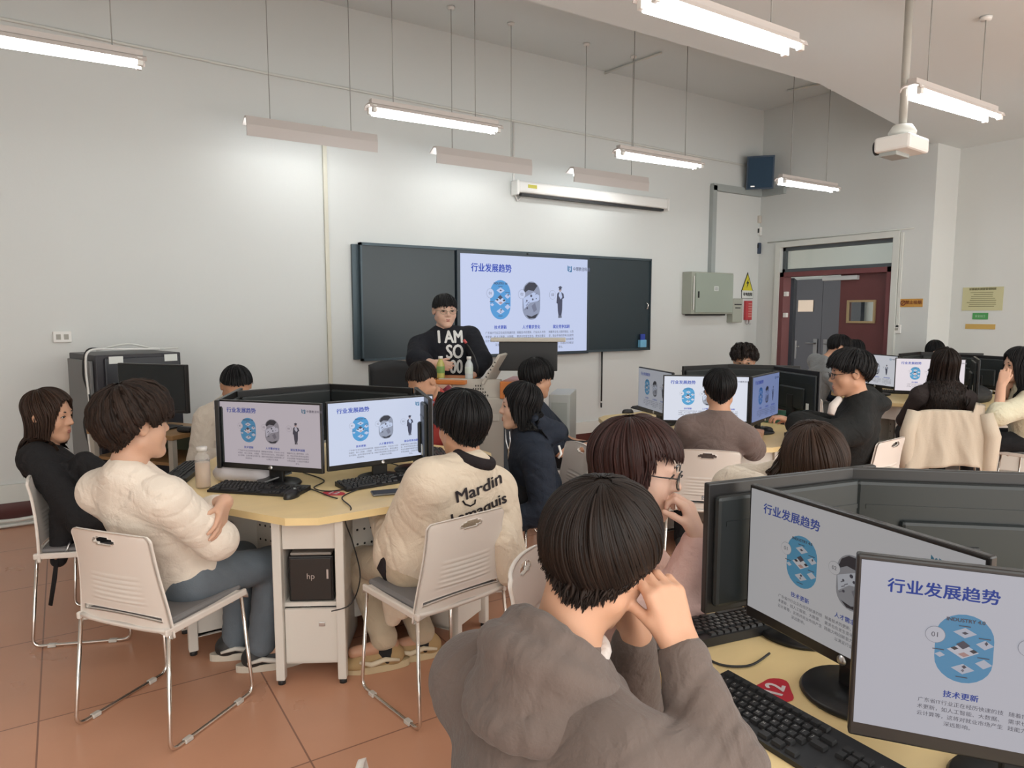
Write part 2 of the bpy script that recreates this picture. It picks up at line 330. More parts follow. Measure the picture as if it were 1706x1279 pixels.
batten((-60, 62), (243, 100), L1Y, 'lit tube lamp farthest from the door, high above the black equipment rack')
batten((612, 180), (832, 218), L1Y, 'lit tube lamp hanging above the speaker, before the plain-backed lamps')
batten((1027, 255), (1167, 276), L1Y, 'lit tube lamp hanging before the projection screen case')
batten((1298, 302), (1394, 315), L1Y, 'lit tube lamp hanging before the wall above the door')
batten((1070, -4), (1328, 82), LY3, 'largest lit tube lamp, close overhead, cut by the upper picture edge', DROP)
batten((1515, 155), (1658, 192), LY3, 'lit tube lamp hanging beside the ceiling projector', DROP)
def batten_at(x, y, z, L, label):                                   # unseen lamps added to brighten the near half of the room
    src = next(o for o in bpy.data.objects if o.name.startswith('tube_lamp') and o.location.y < 3 and o.location.x < 3.5); return dup(src, (x, y, z), 0, label, 'lit double tube lamps')
batten_at(6.95, LY3, 2.80, 1, 'added tube lamp in line with the projector row, lighting the room from out of view')
batten_at(.2, LY3, 2.80, 1, 'added tube lamp above the white sweater, lighting the near half from out of view')
for x_, s_ in ((.1, 'above the photographer'), (2.6, 'behind the hooded youth'), (5.1, 'behind the two near screens')): batten_at(x_, -.45, 2.80, 1, 'added unseen tube lamp of a rear row '+s_+', outside the picture')  # rear row added for its light on the near people and desks
def boardlamp(pa, pb, Y, label):
    A, B = PY(*pa, Y), PY(*pb, Y); L = B[0]-A[0]; c = (A+B)/2; zc = c[2]
    t = thing('blackboard_lamp', label, 'lamp', (c[0], Y, zc), 0, 'blackboard lamps turned to the wall')
    prof = [(-.055, -.085), (-.062, .0), (-.05, .065), (.01, .075), (.09, .03), (.085, .022), (.01, .06), (-.04, .05), (-.05, .0), (-.045, -.083)]
    n = len(prof); vs = [(-L/2, y, z) for y, z in prof]+[(L/2, y, z) for y, z in prof]
    fs = [(i, (i+1) % n, n+(i+1) % n, n+i) for i in range(n)]
    for i in range(4): fs += [(i, i+1, 8-i, 9-i), (n+9-i, n+8-i, n+i+1, n+i)]
    MB().add(vs, fs).obj('reflector', M_reflect, t)
    MB().tube([(-L/2+.04, -.005, -.005), (L/2-.04, -.005, -.005)], .0135, 12).obj('tube', M_tube, t)
    lamp_common(t, L, zc, A[0], CEIL); return t
BY = 5.72
boardlamp((408, 208), (625, 240), BY, 'plain-backed blackboard lamp left of the speaker, beside the cream trunking')
boardlamp((723, 258), (881, 278), BY, 'plain-backed blackboard lamp hanging straight above the speaker')
boardlamp((951, 292), (1075, 305), BY, 'plain-backed blackboard lamp in front of the projection screen case')

# ---- projection screen case on the front wall
pa, pb = PY(862, 316, WY-.1), PY(1110, 341, WY-.1)
t = thing('projection_screen', 'closed roller projection screen in a long white case above the display', 'screen', ((pa[0]+pb[0])/2, WY-.075, (pa[2]+pb[2])/2)); Lp = pb[0]-pa[0]
MB().box((0, 0, .02), (Lp, .11, .12), bev=.02).obj('case', M_white, t); MB().box((0, -.01, -.055), (Lp-.1, .05, .025)).obj('bottom_bar', M_black2, t)
for s in (-1, 1): MB().box((s*(Lp/2+.01), 0, .01), (.03, .125, .15), bev=.01).obj('end_cap', M_white, t)
MB().box((-Lp/2+.17, -.058, .03), (.11, .004, .035)).obj('sticker', mat('yellow_sticker', (.55, .50, .05), .5), t)
# ---- loudspeaker in the corner
p = P(1266, 287, 9.15)
t = thing('wall_loudspeaker', 'dark blue loudspeaker tilted down from its bracket in the wall corner', 'speaker', tuple(p), yaw_of(np.array([-.75, -.65, 0])))
Mr = Matrix.Rotation(rad(-12), 4, 'X')
bm = MB(); bm.prism([(-.17, -.12), (.17, -.12), (.14, .13), (-.14, .13)], -.21, .21, 0, Mr@Matrix.Rotation(PI, 4, 'Z')); bm.obj('cabinet', mat('speaker_blue', (.018, .045, .085), .5), t)
MB().box((0, .125, .0), (.30, .01, .38), M=Mr, bev=.004).obj('grille', mat('grille_blue', (.022, .055, .10), .8, bump=.3, bscale=300), t)
MB().tube([(0, -.1, .0), (0, -.26, .05)], .02).obj('bracket', M_black, t)
MB().box((.09, .132, -.17), (.05, .004, .014), M=Mr).obj('badge', M_steel, t)
# ---- small devices below it
p = PX_(1265, 366, RX); tag(MB().box((RX-.03, p[1], p[2]), (.06, .09, .1), bev=.012).obj('junction_box', mat('cream_box', (.60, .55, .48), .5)), 'small cream junction box in the corner below the cable duct', 'box')
p = PX_(1265, 386, RX); t = thing('wall_sensor', 'white wall sensor with a black square lens', 'sensor', (RX-.02, p[1], p[2]))
MB().box((0, 0, 0), (.04, .10, .12), bev=.01).obj('body', M_white, t); MB().box((-.022, 0, .01), (.01, .06, .06), bev=.004).obj('lens', M_black, t)
p = PX_(1264, 414, RX); t = thing('card_reader', 'dark blue card reader on the wall below the white sensor', 'card reader', (RX-.02, p[1], p[2]))
MB().box((0, 0, 0), (.04, .085, .15), bev=.008).obj('body', mat('reader_blue', (.04, .06, .10), .4), t); MB().box((-.022, 0, .03), (.004, .06, .05)).obj('display', M_black, t)
# ---- switch cabinet
pa, pb = PY(1153, 452, WY-.16), PY(1220, 523, WY-.16); W_, H_ = pb[0]-pa[0], pa[2]-pb[2]
M_cab = mat('cabinet_greygreen', (.36, .38, .32), .45, var=.04)
t = thing('switch_cabinet', 'grey-green electrical switch cabinet on the wall beside the blackboard', 'cabinet', ((pa[0]+pb[0])/2, WY-.08, (pa[2]+pb[2])/2))
MB().box((0, 0, 0), (W_, .16, H_), bev=.006).obj('body', M_cab, t)
d = MB().box((W_*.03, -.088, .0), (W_*.90, .016, H_*.93), bev=.004).obj('door', mat('cabinet_door_grey', (.34, .39, .33), .4), t)
MB().box((-W_*.36, -.10, -.02), (.022, .012, .08), bev=.003).obj('latch', M_black, d); MB().box((W_*.06, -.098, .06), (.08, .003, .06)).obj('notice', mat('paper_white', (.72, .75, .72), .6), d)
mm = MB()
for k in range(3): mm.box((W_*.06, -.1, .075-.016*k), (.055, .002, .005))
mm.obj('notice_print', M_black2, d)
MB().box((-W_*.47, -.098, 0), (.012, .006, H_*.8)).obj('hinge', M_white, t)
MB().box((0, .03, -H_/2-.01), (W_*.9, .05, .02)).obj('mount', M_black2, t)
pa, pb = PY(1215, 497, WY-.1), PY(1233, 537, WY-.1)
t = thing('breaker_box', 'small grey breaker box against the side of the switch cabinet', 'box', ((pa[0]+pb[0])/2+.06, WY-.05, (pa[2]+pb[2])/2))
MB().box((0, 0, 0), (.20, .10, pa[2]-pb[2]), bev=.008).obj('body', M_cab, t); MB().box((0, -.052, .08), (.14, .006, .016)).box((0, -.052, .035), (.10, .006, .014)).obj('slot', M_black2, t)
# ---- signs on the front wall
def lettering(m, s, size, c, axis, mi, width=1.0, bold=0.0, align='CENTER', off=.002):
    vs, fs = text_geo(s, size, align, bold, width)
    if axis == 'y': m.add([(c[0]+x, c[1]-off-layer(i, len(vs)), c[2]+y) for i, (x, y) in enumerate(vs)], fs, mi)
    else: m.add([(c[0]-off-layer(i, len(vs)), c[1]-x, c[2]+y) for i, (x, y) in enumerate(vs)], fs, mi)
pa = PY(1245, 471, WY-.003); t = thing('warning_sign', 'yellow triangular high-voltage warning sign with a black bolt', 'sign', tuple(pa)); s = .125
MB().prism([(-s, -s*.95), (s, -s*.95), (0, s*1.15)], 0, .004, 0, Matrix.Rotation(PI/2, 4, 'X')).obj('border', M_black2, t)
MB().prism([(-s*.82, -s*.83), (s*.82, -s*.83), (0, s*.93)], .004, .006, 0, Matrix.Rotation(PI/2, 4, 'X')).obj('face', mat('warning_yellow', (.70, .62, .04), .5), t)
MB().prism([(.02, .06), (-.028, -.012), (-.003, -.012), (-.018, -.075), (.03, .012), (.004, .012)], .006, .008, 0, Matrix.Rotation(PI/2, 4, 'X')).obj('bolt_symbol', M_black2, t)
pa = PY(1245, 490, WY-.003); t = thing('danger_notice', 'small white notice with a dark border below the warning triangle', 'sign', tuple(pa))
MB().box((0, 0, 0), (.24, .004, .115)).obj('border', M_black2, t); MB().box((0, -.003, 0), (.228, .003, .103)).obj('face', mat('paper_white', (.72, .75, .72), .6), t)
m = MB(); lettering(m, '有电危险', .048, (0, -.005, -.018), 'y', 0, bold=.002); m.obj('lettering', M_black2, t)
pa = PY(1246, 517, WY-.02); t = thing('fire_box', 'narrow red box with a printed front and two hooks below', 'fire box', tuple(pa)); M_red = mat('sign_red', (.52, .05, .06), .45)
MB().box((0, 0, 0), (.13, .04, .26), bev=.005).obj('body', M_red, t); m = MB()
for k in range(6): m.box((.018, -.021, .09-.034*k), (.07, .002, .018))
m.obj('print', mat('pale_red', (.62, .25, .22), .5), t)
for s in (-1, 1): MB().tube([(s*.03, 0, -.13), (s*.03, 0, -.18), (s*.03, -.02, -.19), (s*.03, -.03, -.17)], .006).obj('hook', M_steel, t)
# ---- signs by the door and on the recess wall
pa, pb = PX_(1499, 498, RX), PX_(1537, 511, RX)
M_orange = mat('sign_orange', (.58, .30, .06), .5)
t = thing('door_sign', 'orange sign with dark lettering on the pier beside the door', 'sign', (RX-.004, (pa[1]+pb[1])/2, (pa[2]+pb[2])/2)); w_ = abs(pa[1]-pb[1]); h_ = abs(pa[2]-pb[2])
MB().box((0, 0, 0), (.006, w_, h_)).obj('plate', M_orange, t); m = MB(); lettering(m, '禁止吸烟', h_*.5, (-.003, -w_*.12, -h_*.12), 'x', 0, bold=.001); m.obj('lettering', mat('sign_brown', (.20, .05, .02), .5), t)
m = MB(); ring = [(-.004, w_*.33+h_*.28*math.cos(a*PI/10), h_*.28*math.sin(a*PI/10)) for a in range(20)]; m.tube(ring, .006, 6, closed=True); m.tube([(-.004, w_*.33-h_*.2, h_*.2), (-.004, w_*.33+h_*.2, -h_*.2)], .005, 6); m.obj('symbol', mat('sign_brown', (.20, .05, .02), .5), t)
pa, pb = PX_(1605, 479, RECX), PX_(1670, 517, RECX)
t = thing('rules_poster', 'pale yellow rules poster with lines of print on the recessed wall', 'poster', (RECX-.004, (pa[1]+pb[1])/2, (pa[2]+pb[2])/2)); w_ = abs(pa[1]-pb[1]); h_ = abs(pa[2]-pb[2])
MB().box((0, 0, 0), (.006, w_, h_)).obj('sheet', mat('poster_yellow', (.56, .54, .32), .6), t)
m = MB(); lettering(m, '计算机实训室管理制度', h_*.105, (-.004, 0, h_*.38), 'x', 0, bold=.002)
rr = random.Random(3)
for k in range(8):
    x0 = -w_*.38+rr.random()*.03
    m.box((-.0045, -(x0+rr.uniform(.6, .76)*w_/2)*1.0, h_*.27-k*h_*.085), (.001, rr.uniform(.45, .76)*w_, .007))
m.obj('print', mat('print_olive', (.22, .21, .11), .6), t)
pa, pb = PX_(1621, 521, RECX), PX_(1646, 532, RECX)
t = thing('exit_sign', 'small green safety sign under the yellow poster', 'sign', (RECX-.004, (pa[1]+pb[1])/2, (pa[2]+pb[2])/2)); w_ = abs(pa[1]-pb[1]); h_ = abs(pa[2]-pb[2])
MB().box((0, 0, 0), (.006, w_, h_)).obj('plate', mat('sign_green', (.07, .32, .09), .5), t); m = MB(); lettering(m, '安全出口', h_*.42, (-.003, -w_*.0, -h_*.16), 'x', 0, width=.85); m.obj('lettering', mat('pale_green', (.50, .68, .50), .5), t)
pa, pb = PX_(1609, 539, RECX), PX_(1658, 549, RECX)
tag(MB().box((RECX-.004, (pa[1]+pb[1])/2, (pa[2]+pb[2])/2), (.006, abs(pa[1]-pb[1]), abs(pa[2]-pb[2])*.9)).obj('wall_strip', mat('strip_ochre', (.55, .36, .10), .5)), 'plain ochre strip sign below the green safety sign', 'sign')

# ---- blackboard with a display in the middle
M_board = mat('blackboard', (.022, .036, .044), .33, var=.08, vscale=2)
M_bframe = mat('board_frame', (.06, .085, .10), .4, metal=.5)
bx0, bx1, bz0, bz1 = 2.335, 6.01, 1.10, 2.195; sx0, sx1 = 3.362, 5.014
t = thing('blackboard', 'wide dark green sliding blackboard on the front wall around the lit display', 'blackboard', ((bx0+bx1)/2, WY-.03, (bz0+bz1)/2)); W_, H_ = bx1-bx0, bz1-bz0
MB().box((-.03, .01, 0), (W_+.06, .035, H_-.03)).obj('back_panel', M_bframe, t)
cx = (bx0+bx1)/2
for (x0, x1, nm) in ((bx0, sx0-.03, 'left'), (sx1+.03, bx1, 'right')):
    b_ = MB().box(((x0+x1)/2-cx, -.035, 0), (x1-x0-.02, .02, H_-.05)).obj('board_panel', M_board, t)
m = MB(); m.box((0, -.03, H_/2-.012), (W_, .06, .025)); m.box((0, -.03, -H_/2+.012), (W_, .06, .025)); m.box((-W_/2+.008, -.03, 0), (.016, .06, H_)); m.box((W_/2-.008, -.03, 0), (.016, .06, H_)); m.obj('rail_frame', M_bframe, t)
MB().tube([(W_/2-.075, -.05, .03), (W_/2-.06, -.075, .0), (W_/2-.065, -.07, -.045), (W_/2-.08, -.05, -.05)], .008).obj('handle', M_chrome, t)
MB().box((-W_/2+.9, -.05, -H_/2+.02), (.12, .03, .02)).obj('lock', M_steel, t)
SCREENS = []
dsp = thing('smart_display', 'large lit flat display between the blackboard panels showing the slide', 'display', ((sx0+sx1)/2, WY-.07, (2.159+1.109)/2)); DW, DH = sx1-sx0, 1.04
MB().box((0, 0, 0), (DW+.05, .06, DH+.05), bev=.006).obj('bezel', mat('display_bezel', (.03, .045, .06), .35), dsp)
MB().lathe([(0, 0), (.012, 0), (.012, .012), (0, .012)], (0, -.03, DH/2+.012), 12, M=None).obj('camera', M_black, dsp)
MB().box((0, -.032, -DH/2-.018), (.07, .004, .012)).obj('logo_plate', M_steel, dsp)
BOARD_DISPLAY = (dsp, DW, DH)
# remote-control pouch hung at the board's lower corner, pointer stick hung below
p = PY(1070, 568, WY-.105)
t = thing('chalk_pouch', 'small blue holder clipped to the lower corner of the blackboard', 'holder', tuple(p)); MB().box((0, 0, -.03), (.10, .05, .09), bev=.006).obj('pouch', mat('pale_blue', (.16, .42, .62), .5), t); MB().box((0, -.005, .03), (.07, .02, .11), bev=.004).obj('card', mat('royal_blue', (.03, .06, .35), .4), t)
p = PY(1003, 585, WY-.04); q = PY(1003, 668, WY-.04)
t = thing('pointer_stick', 'thin black stick hanging down the wall below the blackboard', 'stick', tuple(p)); MB().tube([(0, 0, 0), (0, 0, q[2]-p[2])], .010).obj('shaft', M_black, t); MB().tube([(0, 0, q[2]-p[2]-.02), (0, 0, q[2]-p[2]-.075)], .010).obj('tip', M_black, t); MB().tube([(0, 0, q[2]-p[2]), (0, 0, q[2]-p[2]-.02)], .009).obj('collar', M_white, t)

# ---- ceiling projector
pr = P(1502, 243, 4.0); t = thing('ceiling_projector', 'white projector hanging from a grey pole in front of the door wall', 'projector', tuple(pr), yaw_of(heading(90)) )
ps = DROP-pr[2]
MB().tube([(0, 0, .09), (0, 0, ps)], .022, 12).obj('pole', mat('pole_grey', (.42, .40, .36), .5), t)
MB().lathe([(0, .055), (.07, .055), (.075, .075), (.06, .10), (.05, .115), (0, .115)], (0, 0, 0), 18).obj('mount', M_trunk, t)
Mp = Matrix.Rotation(rad(38), 4, 'Z')
bd = MB().box((0, 0, 0), (.26, .20, .085), M=Mp, bev=.015).obj('body', M_white, t)
MB().tube([Mp@Vector((-.07, .09, -.005)), Mp@Vector((-.07, .115, -.005))], .04, 16).obj('lens', M_black, t)
m = MB()
for k in range(4): m.box((.132, -.07+.045*k, .005+.012*(k % 2)), (.006, .025, .022), M=Mp)
m.obj('ports', M_greytrunk, t)
MB().box((-.02, .03, -.052), (.17, .10, .025), M=Mp, bev=.006).obj('underside_plate', M_greytrunk, t)
for k, (a, b_) in enumerate(((.16, .02), (.155, -.05))):
    MB().tube([Mp@Vector((.15, b_, .0)), Mp@Vector((.22, b_, -.01)), Mp@Vector((.25, b_+.02, .03)), Mp@Vector((.2, b_+.03, .07)), Mp@Vector((.05, .02, .08)), Mp@Vector((0, 0, .11))], .006, 8).obj('cable', M_black2, t)
MB().lathe([(0, 0), (.06, 0), (.06, -.02), (0, -.02)], (0, 0, ps), 16).obj('ceiling_plate', M_trunk, t)
# ================================================================== SLIDE shown on every display (1.6 x 0.9 units, facing -Y)
G = {k: glow('slide_'+k, c) for k, c in dict(paper=(1, 1, 1), blue=(.07, .13, .55), cyan=(.13, .50, .78), ink=(.10, .10, .13), grey=(.30, .30, .33), dark=(.05, .05, .06), mid=(.48, .49, .51), skin=(.75, .55, .45), logo=(.06, .28, .42), pale=(.86, .90, .95), brick=(.75, .45, .38)).items()}
GK = list(G)
def slide_mesh():
    m = MB(); lay = [0]
    def poly(pts, k, l): m.add([(x, -.0012*l, y) for x, y in pts], [list(range(len(pts)))], GK.index(k))
    def pos(fx, fy): return (-.8+1.6*fx, .45-.9*fy)
    def pill(c, w, h, k, l, n=12):
        r = w/2; s = h/2-r; pts = [(c[0]+r*math.cos(PI*i/n), c[1]+s+r*math.sin(PI*i/n)) for i in range(n+1)]+[(c[0]-r*math.cos(PI*i/n), c[1]-s-r*math.sin(PI*i/n)) for i in range(n+1)]
        poly(pts, k, l)
    def disc(c, r, k, l, n=20): poly([(c[0]+r*math.cos(2*PI*i/n), c[1]+r*math.sin(2*PI*i/n)) for i in range(n)], k, l)
    def rhomb(c, w, h, k, l): poly([(c[0]-w/2, c[1]), (c[0], c[1]-h/2), (c[0]+w/2, c[1]), (c[0], c[1]+h/2)], k, l)
    def txt(s, p, size, k, l, align='CENTER', bold=0.0):
        vs, fs = text_geo(s, size, align, bold); m.add([(p[0]+x, -.0012*l, p[1]+y) for x, y in vs], fs, GK.index(k))
    poly([(-.8, -.45), (.8, -.45), (.8, .45), (-.8, .45)], 'paper', 0)
    p = pos(.075, .165); txt('行业发展趋势', p, .080, 'blue', 2, 'LEFT', .0022)
    # emblem (open book in a bracket) and company name
    c = pos(.845, .105); e = .030
    poly([(c[0]-e, c[1]+e*1.1), (c[0]-e*.45, c[1]+e*.6), (c[0]-e*.45, c[1]-e*.5), (c[0]-e*.1, c[1]-e*.85), (c[0]-e*.1, c[1]-e*1.15), (c[0]-e, c[1]-e*.7)], 'logo', 2)
    poly([(c[0]+e*.05, c[1]-e*1.15), (c[0]+e*.05, c[1]-e*.85), (c[0]+e*.5, c[1]-e*.5), (c[0]+e*.5, c[1]+e*.9), (c[0]+e, c[1]+e*.7), (c[0]+e, c[1]-e*1.1)], 'logo', 2)
    poly([(c[0]-e*.3, c[1]+e*.5), (c[0]+e*.1, c[1]+e*.8), (c[0]+e*.35, c[1]+e*.3), (c[0]-e*.05, c[1]-e*.1), (c[0]+e*.3, c[1]-e*.4), (c[0]-e*.3, c[1]-e*.3), (c[0], c[1]+e*.15)], 'logo', 2)
    txt('中慧教咨科技', (c[0]+e*1.5, c[1]-.016), .040, 'grey', 2, 'LEFT', .001)
    # first picture: cyan, floating tiles
    c1 = pos(.29, .45); pill(c1, .245, .36, 'cyan', 1)
    txt('INDUSTRY 4.0', (c1[0], c1[1]+.140), .026, 'ink', 3, 'CENTER', .001)
    for dx, dy, w_, h_ in ((0, .085, .10, .055), (0, -.105, .10, .055), (.085, .035, .075, .05), (.085, -.065, .072, .05), (-.10, -.045, .045, .03)):
        rhomb((c1[0]+dx, c1[1]+dy), w_, h_, 'pale', 3)
    rhomb((c1[0]-.005, c1[1]-.01), .135, .082, 'paper', 4)
    for dx, dy, w_, h_, k in ((.0, .085, .03, .016, 'ink'), (-.005, .022, .06, .045, 'ink'), (-.04, .0, .035, .02, 'dark'), (.04, -.005, .035, .022, 'dark'), (.0, -.028, .05, .026, 'brick'), (.005, -.092, .022, .02, 'ink'), (.0, -.112, .015, .018, 'grey'), (.09, .045, .016, .022, 'ink')):
        rhomb((c1[0]+dx, c1[1]+dy), w_, h_, k, 5)
    for dx, dy in ((0, .118), (.085, .066), (.085, -.035), (0, -.15), (-.105, -.02)): poly([(c1[0]+dx-.028, c1[1]+dy), (c1[0]+dx+.022, c1[1]+dy), (c1[0]+dx+.022, c1[1]+dy+.005), (c1[0]+dx-.028, c1[1]+dy+.005)], 'ink', 5)
    # second picture: grey desk photograph
    c2 = pos(.53, .455); pill(c2, .225, .36, 'mid', 1)
    poly([(c2[0]-.108, c2[1]+.06), (c2[0]-.08, c2[1]+.135), (c2[0]-.03, c2[1]+.17), (c2[0]+.04, c2[1]+.168), (c2[0]+.075, c2[1]+.14), (c2[0]+.03, c2[1]+.09), (c2[0]-.04, c2[1]+.10)], 'dark', 3)
    poly([(c2[0]-.07, c2[1]-.135), (c2[0]+.0, c2[1]-.15), (c2[0]+.085, c2[1]-.12), (c2[0]+.05, c2[1]-.165), (c2[0]-.03, c2[1]-.168)], 'dark', 3)
    poly([(c2[0]+.0, c2[1]-.05), (c2[0]+.045, c2[1]-.02), (c2[0]+.07, c2[1]-.085), (c2[0]+.03, c2[1]-.11)], 'grey', 3)
    poly([(c2[0]-.105, c2[1]+.02), (c2[0]+.03, c2[1]+.08), (c2[0]+.10, c2[1]+.05), (c2[0]+.10, c2[1]+.0), (c2[0]-.02, c2[1]-.02), (c2[0]-.095, c2[1]-.08)], 'pale', 2)
    for dx, dy, r in ((-.005, .045, .013), (.015, .012, .010), (-.055, -.07, .010), (-.06, .0, .008), (.06, .02, .006)): disc((c2[0]+dx, c2[1]+dy), r, 'ink', 4, 10)
    for dx, dy in ((-.075, -.02), (-.07, -.05), (-.05, -.03), (.05, .055), (.085, -.01), (-.085, -.09)): poly([(c2[0]+dx, c2[1]+dy), (c2[0]+dx+.025, c2[1]+dy+.015), (c2[0]+dx+.022, c2[1]+dy+.021), (c2[0]+dx-.003, c2[1]+dy+.006)], 'grey', 4)
    # third picture: a graduate in cap and gown
    c3 = pos(.765, .455); x, y = c3
    disc((x, y+.105), .017, 'skin', 2); poly([(x-.03, y+.13), (x, y+.12), (x+.03, y+.132), (x, y+.145)], 'ink', 3); poly([(x-.017, y+.105), (x-.017, y+.128), (x+.017, y+.128), (x+.017, y+.112)], 'ink', 3)
    poly([(x-.018, y+.085), (x-.04, y+.07), (x-.048, y-.02), (x-.035, y-.025), (x-.03, y-.09), (x-.02, y-.14), (x+.018, y-.14), (x+.03, y-.08), (x+.032, y+.02), (x+.055, y+.03), (x+.045, y+.07), (x+.018, y+.085)], 'ink', 2)
    poly([(x-.012, y+.085), (x+.012, y+.085), (x+.03, y+.04), (x+.008, y+.015), (x-.02, y+.05)], 'pale', 3)
    poly([(x-.02, y-.14), (x-.003, y-.14), (x-.004, y-.165), (x-.02, y-.165)], 'dark', 2); poly([(x+.003, y-.14), (x+.018, y-.14), (x+.022, y-.162), (x+.004, y-.165)], 'dark', 2)
    for cc, s in ((c1, '01'), (c2, '02'), (c3, '03')):
        q = (cc[0]-(.125 if cc is not c3 else .105), cc[1]+.058); disc(q, .044, 'mid', 6, 24); disc(q, .0415, 'paper', 7, 24); txt(s, (q[0], q[1]-.011), .036, 'ink', 8, 'CENTER')
    tx = [(c1[0], '技术更新', ['广东省IT行业正在经历快速的技', '术更新，如人工智能、大数据、', '云计算等，这将对就业市场产生', '深远影响。']),
          (c2[0], '人才需求变化', ['随着技术的更新，行业对人才的', '需求也在发生变化，更加注重实', '践能力和创新能力的复合型人才', '以满足行业发展。']),
          (c3[0]+.02, '就业竞争加剧', ['随着毕业生人数的增加，以及', '求，就业市场的竞争日益激烈', '毕业生需要不断提升自身素质', '与专业技能，以适应市场需求', '变化。'])]
    for x, h, lines in tx:
        y = pos(0, .745)[1]; txt(h, (x, y), .038, 'blue', 2, 'CENTER', .001)
        for i, s in enumerate(lines): txt(s, (x, y-.046-.037*i), .0262, 'ink', 2, 'CENTER')
    return m.mesh('slide', [G[k] for k in GK])
SLIDE = slide_mesh()
def lit_screen(parent, width, y, z, tint, height=None):
    o = bpy.data.objects.new('screen', SLIDE); COL.objects.link(o); o.parent = parent; o.location = (0, y, z); s = width/1.6
    o.scale = (s, s, (height/.9) if height else s); o['tint'] = tint; return o
dsp, DW, DH = BOARD_DISPLAY
lit_screen(dsp, DW-.02, -.0315, 0, (.52, .585, .80), DH-.02)

# ================================================================== HEXAGON DESKS
TOPZ, DESKR = .74, .90
M_maple = mat('maple_top', (.85, .65, .33), .38, var=.10, vscale=2.2, stretch=(1, 6, 1), bump=.01, bscale=40)
M_lacq = mat('white_lacquer', (.70, .66, .60), .4)
M_hole = mat('punched_hole', (.03, .028, .025), .7)
def hexdesk(c, label, rz=0.0):
    t = thing('hexagonal_desk', label, 'desk', (c[0], c[1], 0), rz, 'six-sided computer desks')
    pts = []
    for k in range(6):
        for s in (-1, 1):
            v = Vector((DESKR*math.cos(PI*k/3), DESKR*math.sin(PI*k/3))); u = Vector((DESKR*math.cos(PI*(k+s)/3), DESKR*math.sin(PI*(k+s)/3)))
            q = v+(u-v).normalized()*.075; pts.append((q.x, q.y))
    bm = bmesh.new(); b = MB().prism(pts, TOPZ-.03, TOPZ); b.obj('tabletop', M_maple, t)
    for k in range(6):
        M = Matrix.Rotation(PI*k/3, 4, 'Z'); Wd, r0, r1 = .255, .40, .765
        cb = MB()
        for sy in (-1, 1): cb.box(((r0+r1)/2-.01, sy*(Wd/2-.009), .395), (r1-r0-.02, .018, .63), M=M)
        cb.box(((r0+r1)/2-.01, 0, .085), (r1-r0-.02, Wd, .018), M=M); cb.box(((r0+r1)/2-.01, 0, .335), (r1-r0-.02, Wd, .018), M=M); cb.box(((r0+r1)/2-.01, 0, .585), (r1-r0-.02, Wd, .018), M=M)
        cb.box((r1-.012, 0, .645), (.018, Wd-.04, .13), M=M); cb.box((r0+.01, 0, .395), (.018, Wd, .63), M=M)
        o = cb.obj('cabinet', M_lacq, t)
        for sy in (-1, 1):
            MB().box((r1, sy*(Wd/2), .365), (.04, .036, .69), M=M, bev=.004).obj('post', M_lacq, o)
            MB().lathe([(.0, .0), (.016, 0), (.016, .02), (0, .02)], tuple(M@Vector((r1, sy*Wd/2, 0))), 10).obj('foot', M_black2, o)
        MB().box((r1-.012, 0, .205), (.018, Wd-.04, .232), M=M, bev=.002).obj('door', M_lacq, o)
        MB().box((r1-.001, Wd*.18, .255), (.006, .026, .018), M=M, bev=.002).obj('lock', M_steel, o)
        M2 = Matrix.Rotation(PI*k/3+PI/6, 4, 'Z')
        pn = MB().box((.46, 0, .43), (.018, .40, .56), M=M2); h = MB()
        for iy in range(-5, 6):
            for iz in range(7):
                vs = [(M2@Vector((.4697, iy*.034+.006*math.cos(PI*a/3), .22+iz*.068+.006*math.sin(PI*a/3)))) for a in range(6)]; h.add(vs, [tuple(range(6))])
        po = pn.obj('modesty_panel', M_lacq, t); h.obj('punched_holes', M_hole, po)
        MB().box((.46, .185, .08), (.05, .05, .16), M=M2).obj('panel_foot', M_lacq, t)
    return t
I1, I2, I3, I4 = CP(-.88, 3.53, 0), CP(1.47, 4.97, 0), CP(4.08, 6.72, 0), CP(1.11, 1.59, 0)
hexdesk(I1, 'six-sided maple-topped desk with two lit screens, before the man in white')
hexdesk(I2, 'six-sided maple-topped desk in the middle of the room, before the brown T-shirt')
hexdesk(I3, 'six-sided maple-topped desk nearest the door wall')
hexdesk(I4, 'six-sided maple-topped desk nearest the camera, with the red sticker and near keyboards')

# ---- computers in the cabinets
def tower(ic, k, label):
    a = PI*k/3; r = .60; t = thing('desktop_computer', label, 'computer', (ic[0]+r*math.cos(a), ic[1]+r*math.sin(a), .345), a-PI/2)
    MB().box((0, .0, .098), (.185, .28, .195), bev=.006).obj('case', M_black, t); MB().box((0, .142, .098), (.17, .006, .18), bev=.003).obj('front_panel', mat('tower_front', (.02, .018, .017), .3), t)
    MB().box((-.07, .147, .12), (.008, .003, .04)).obj('power_light', M_steel, t)
    m = MB(); vs, fs = text_geo('hp', .035, 'CENTER'); m.add([(-x, .147, .10+y) for x, y in vs], fs); m.obj('logo', M_steel, t)
    MB().box((0, .06, .203), (.17, .15, .012), bev=.004).obj('top_tray', mat('tower_tray', (.28, .25, .22), .5), t)
kn = min(range(6), key=lambda k: (I1[0]+math.cos(PI*k/3))**2+(I1[1]+math.sin(PI*k/3))**2)
tower(I1, kn, 'black desktop computer in the open cabinet between white sweater and cream jacket')

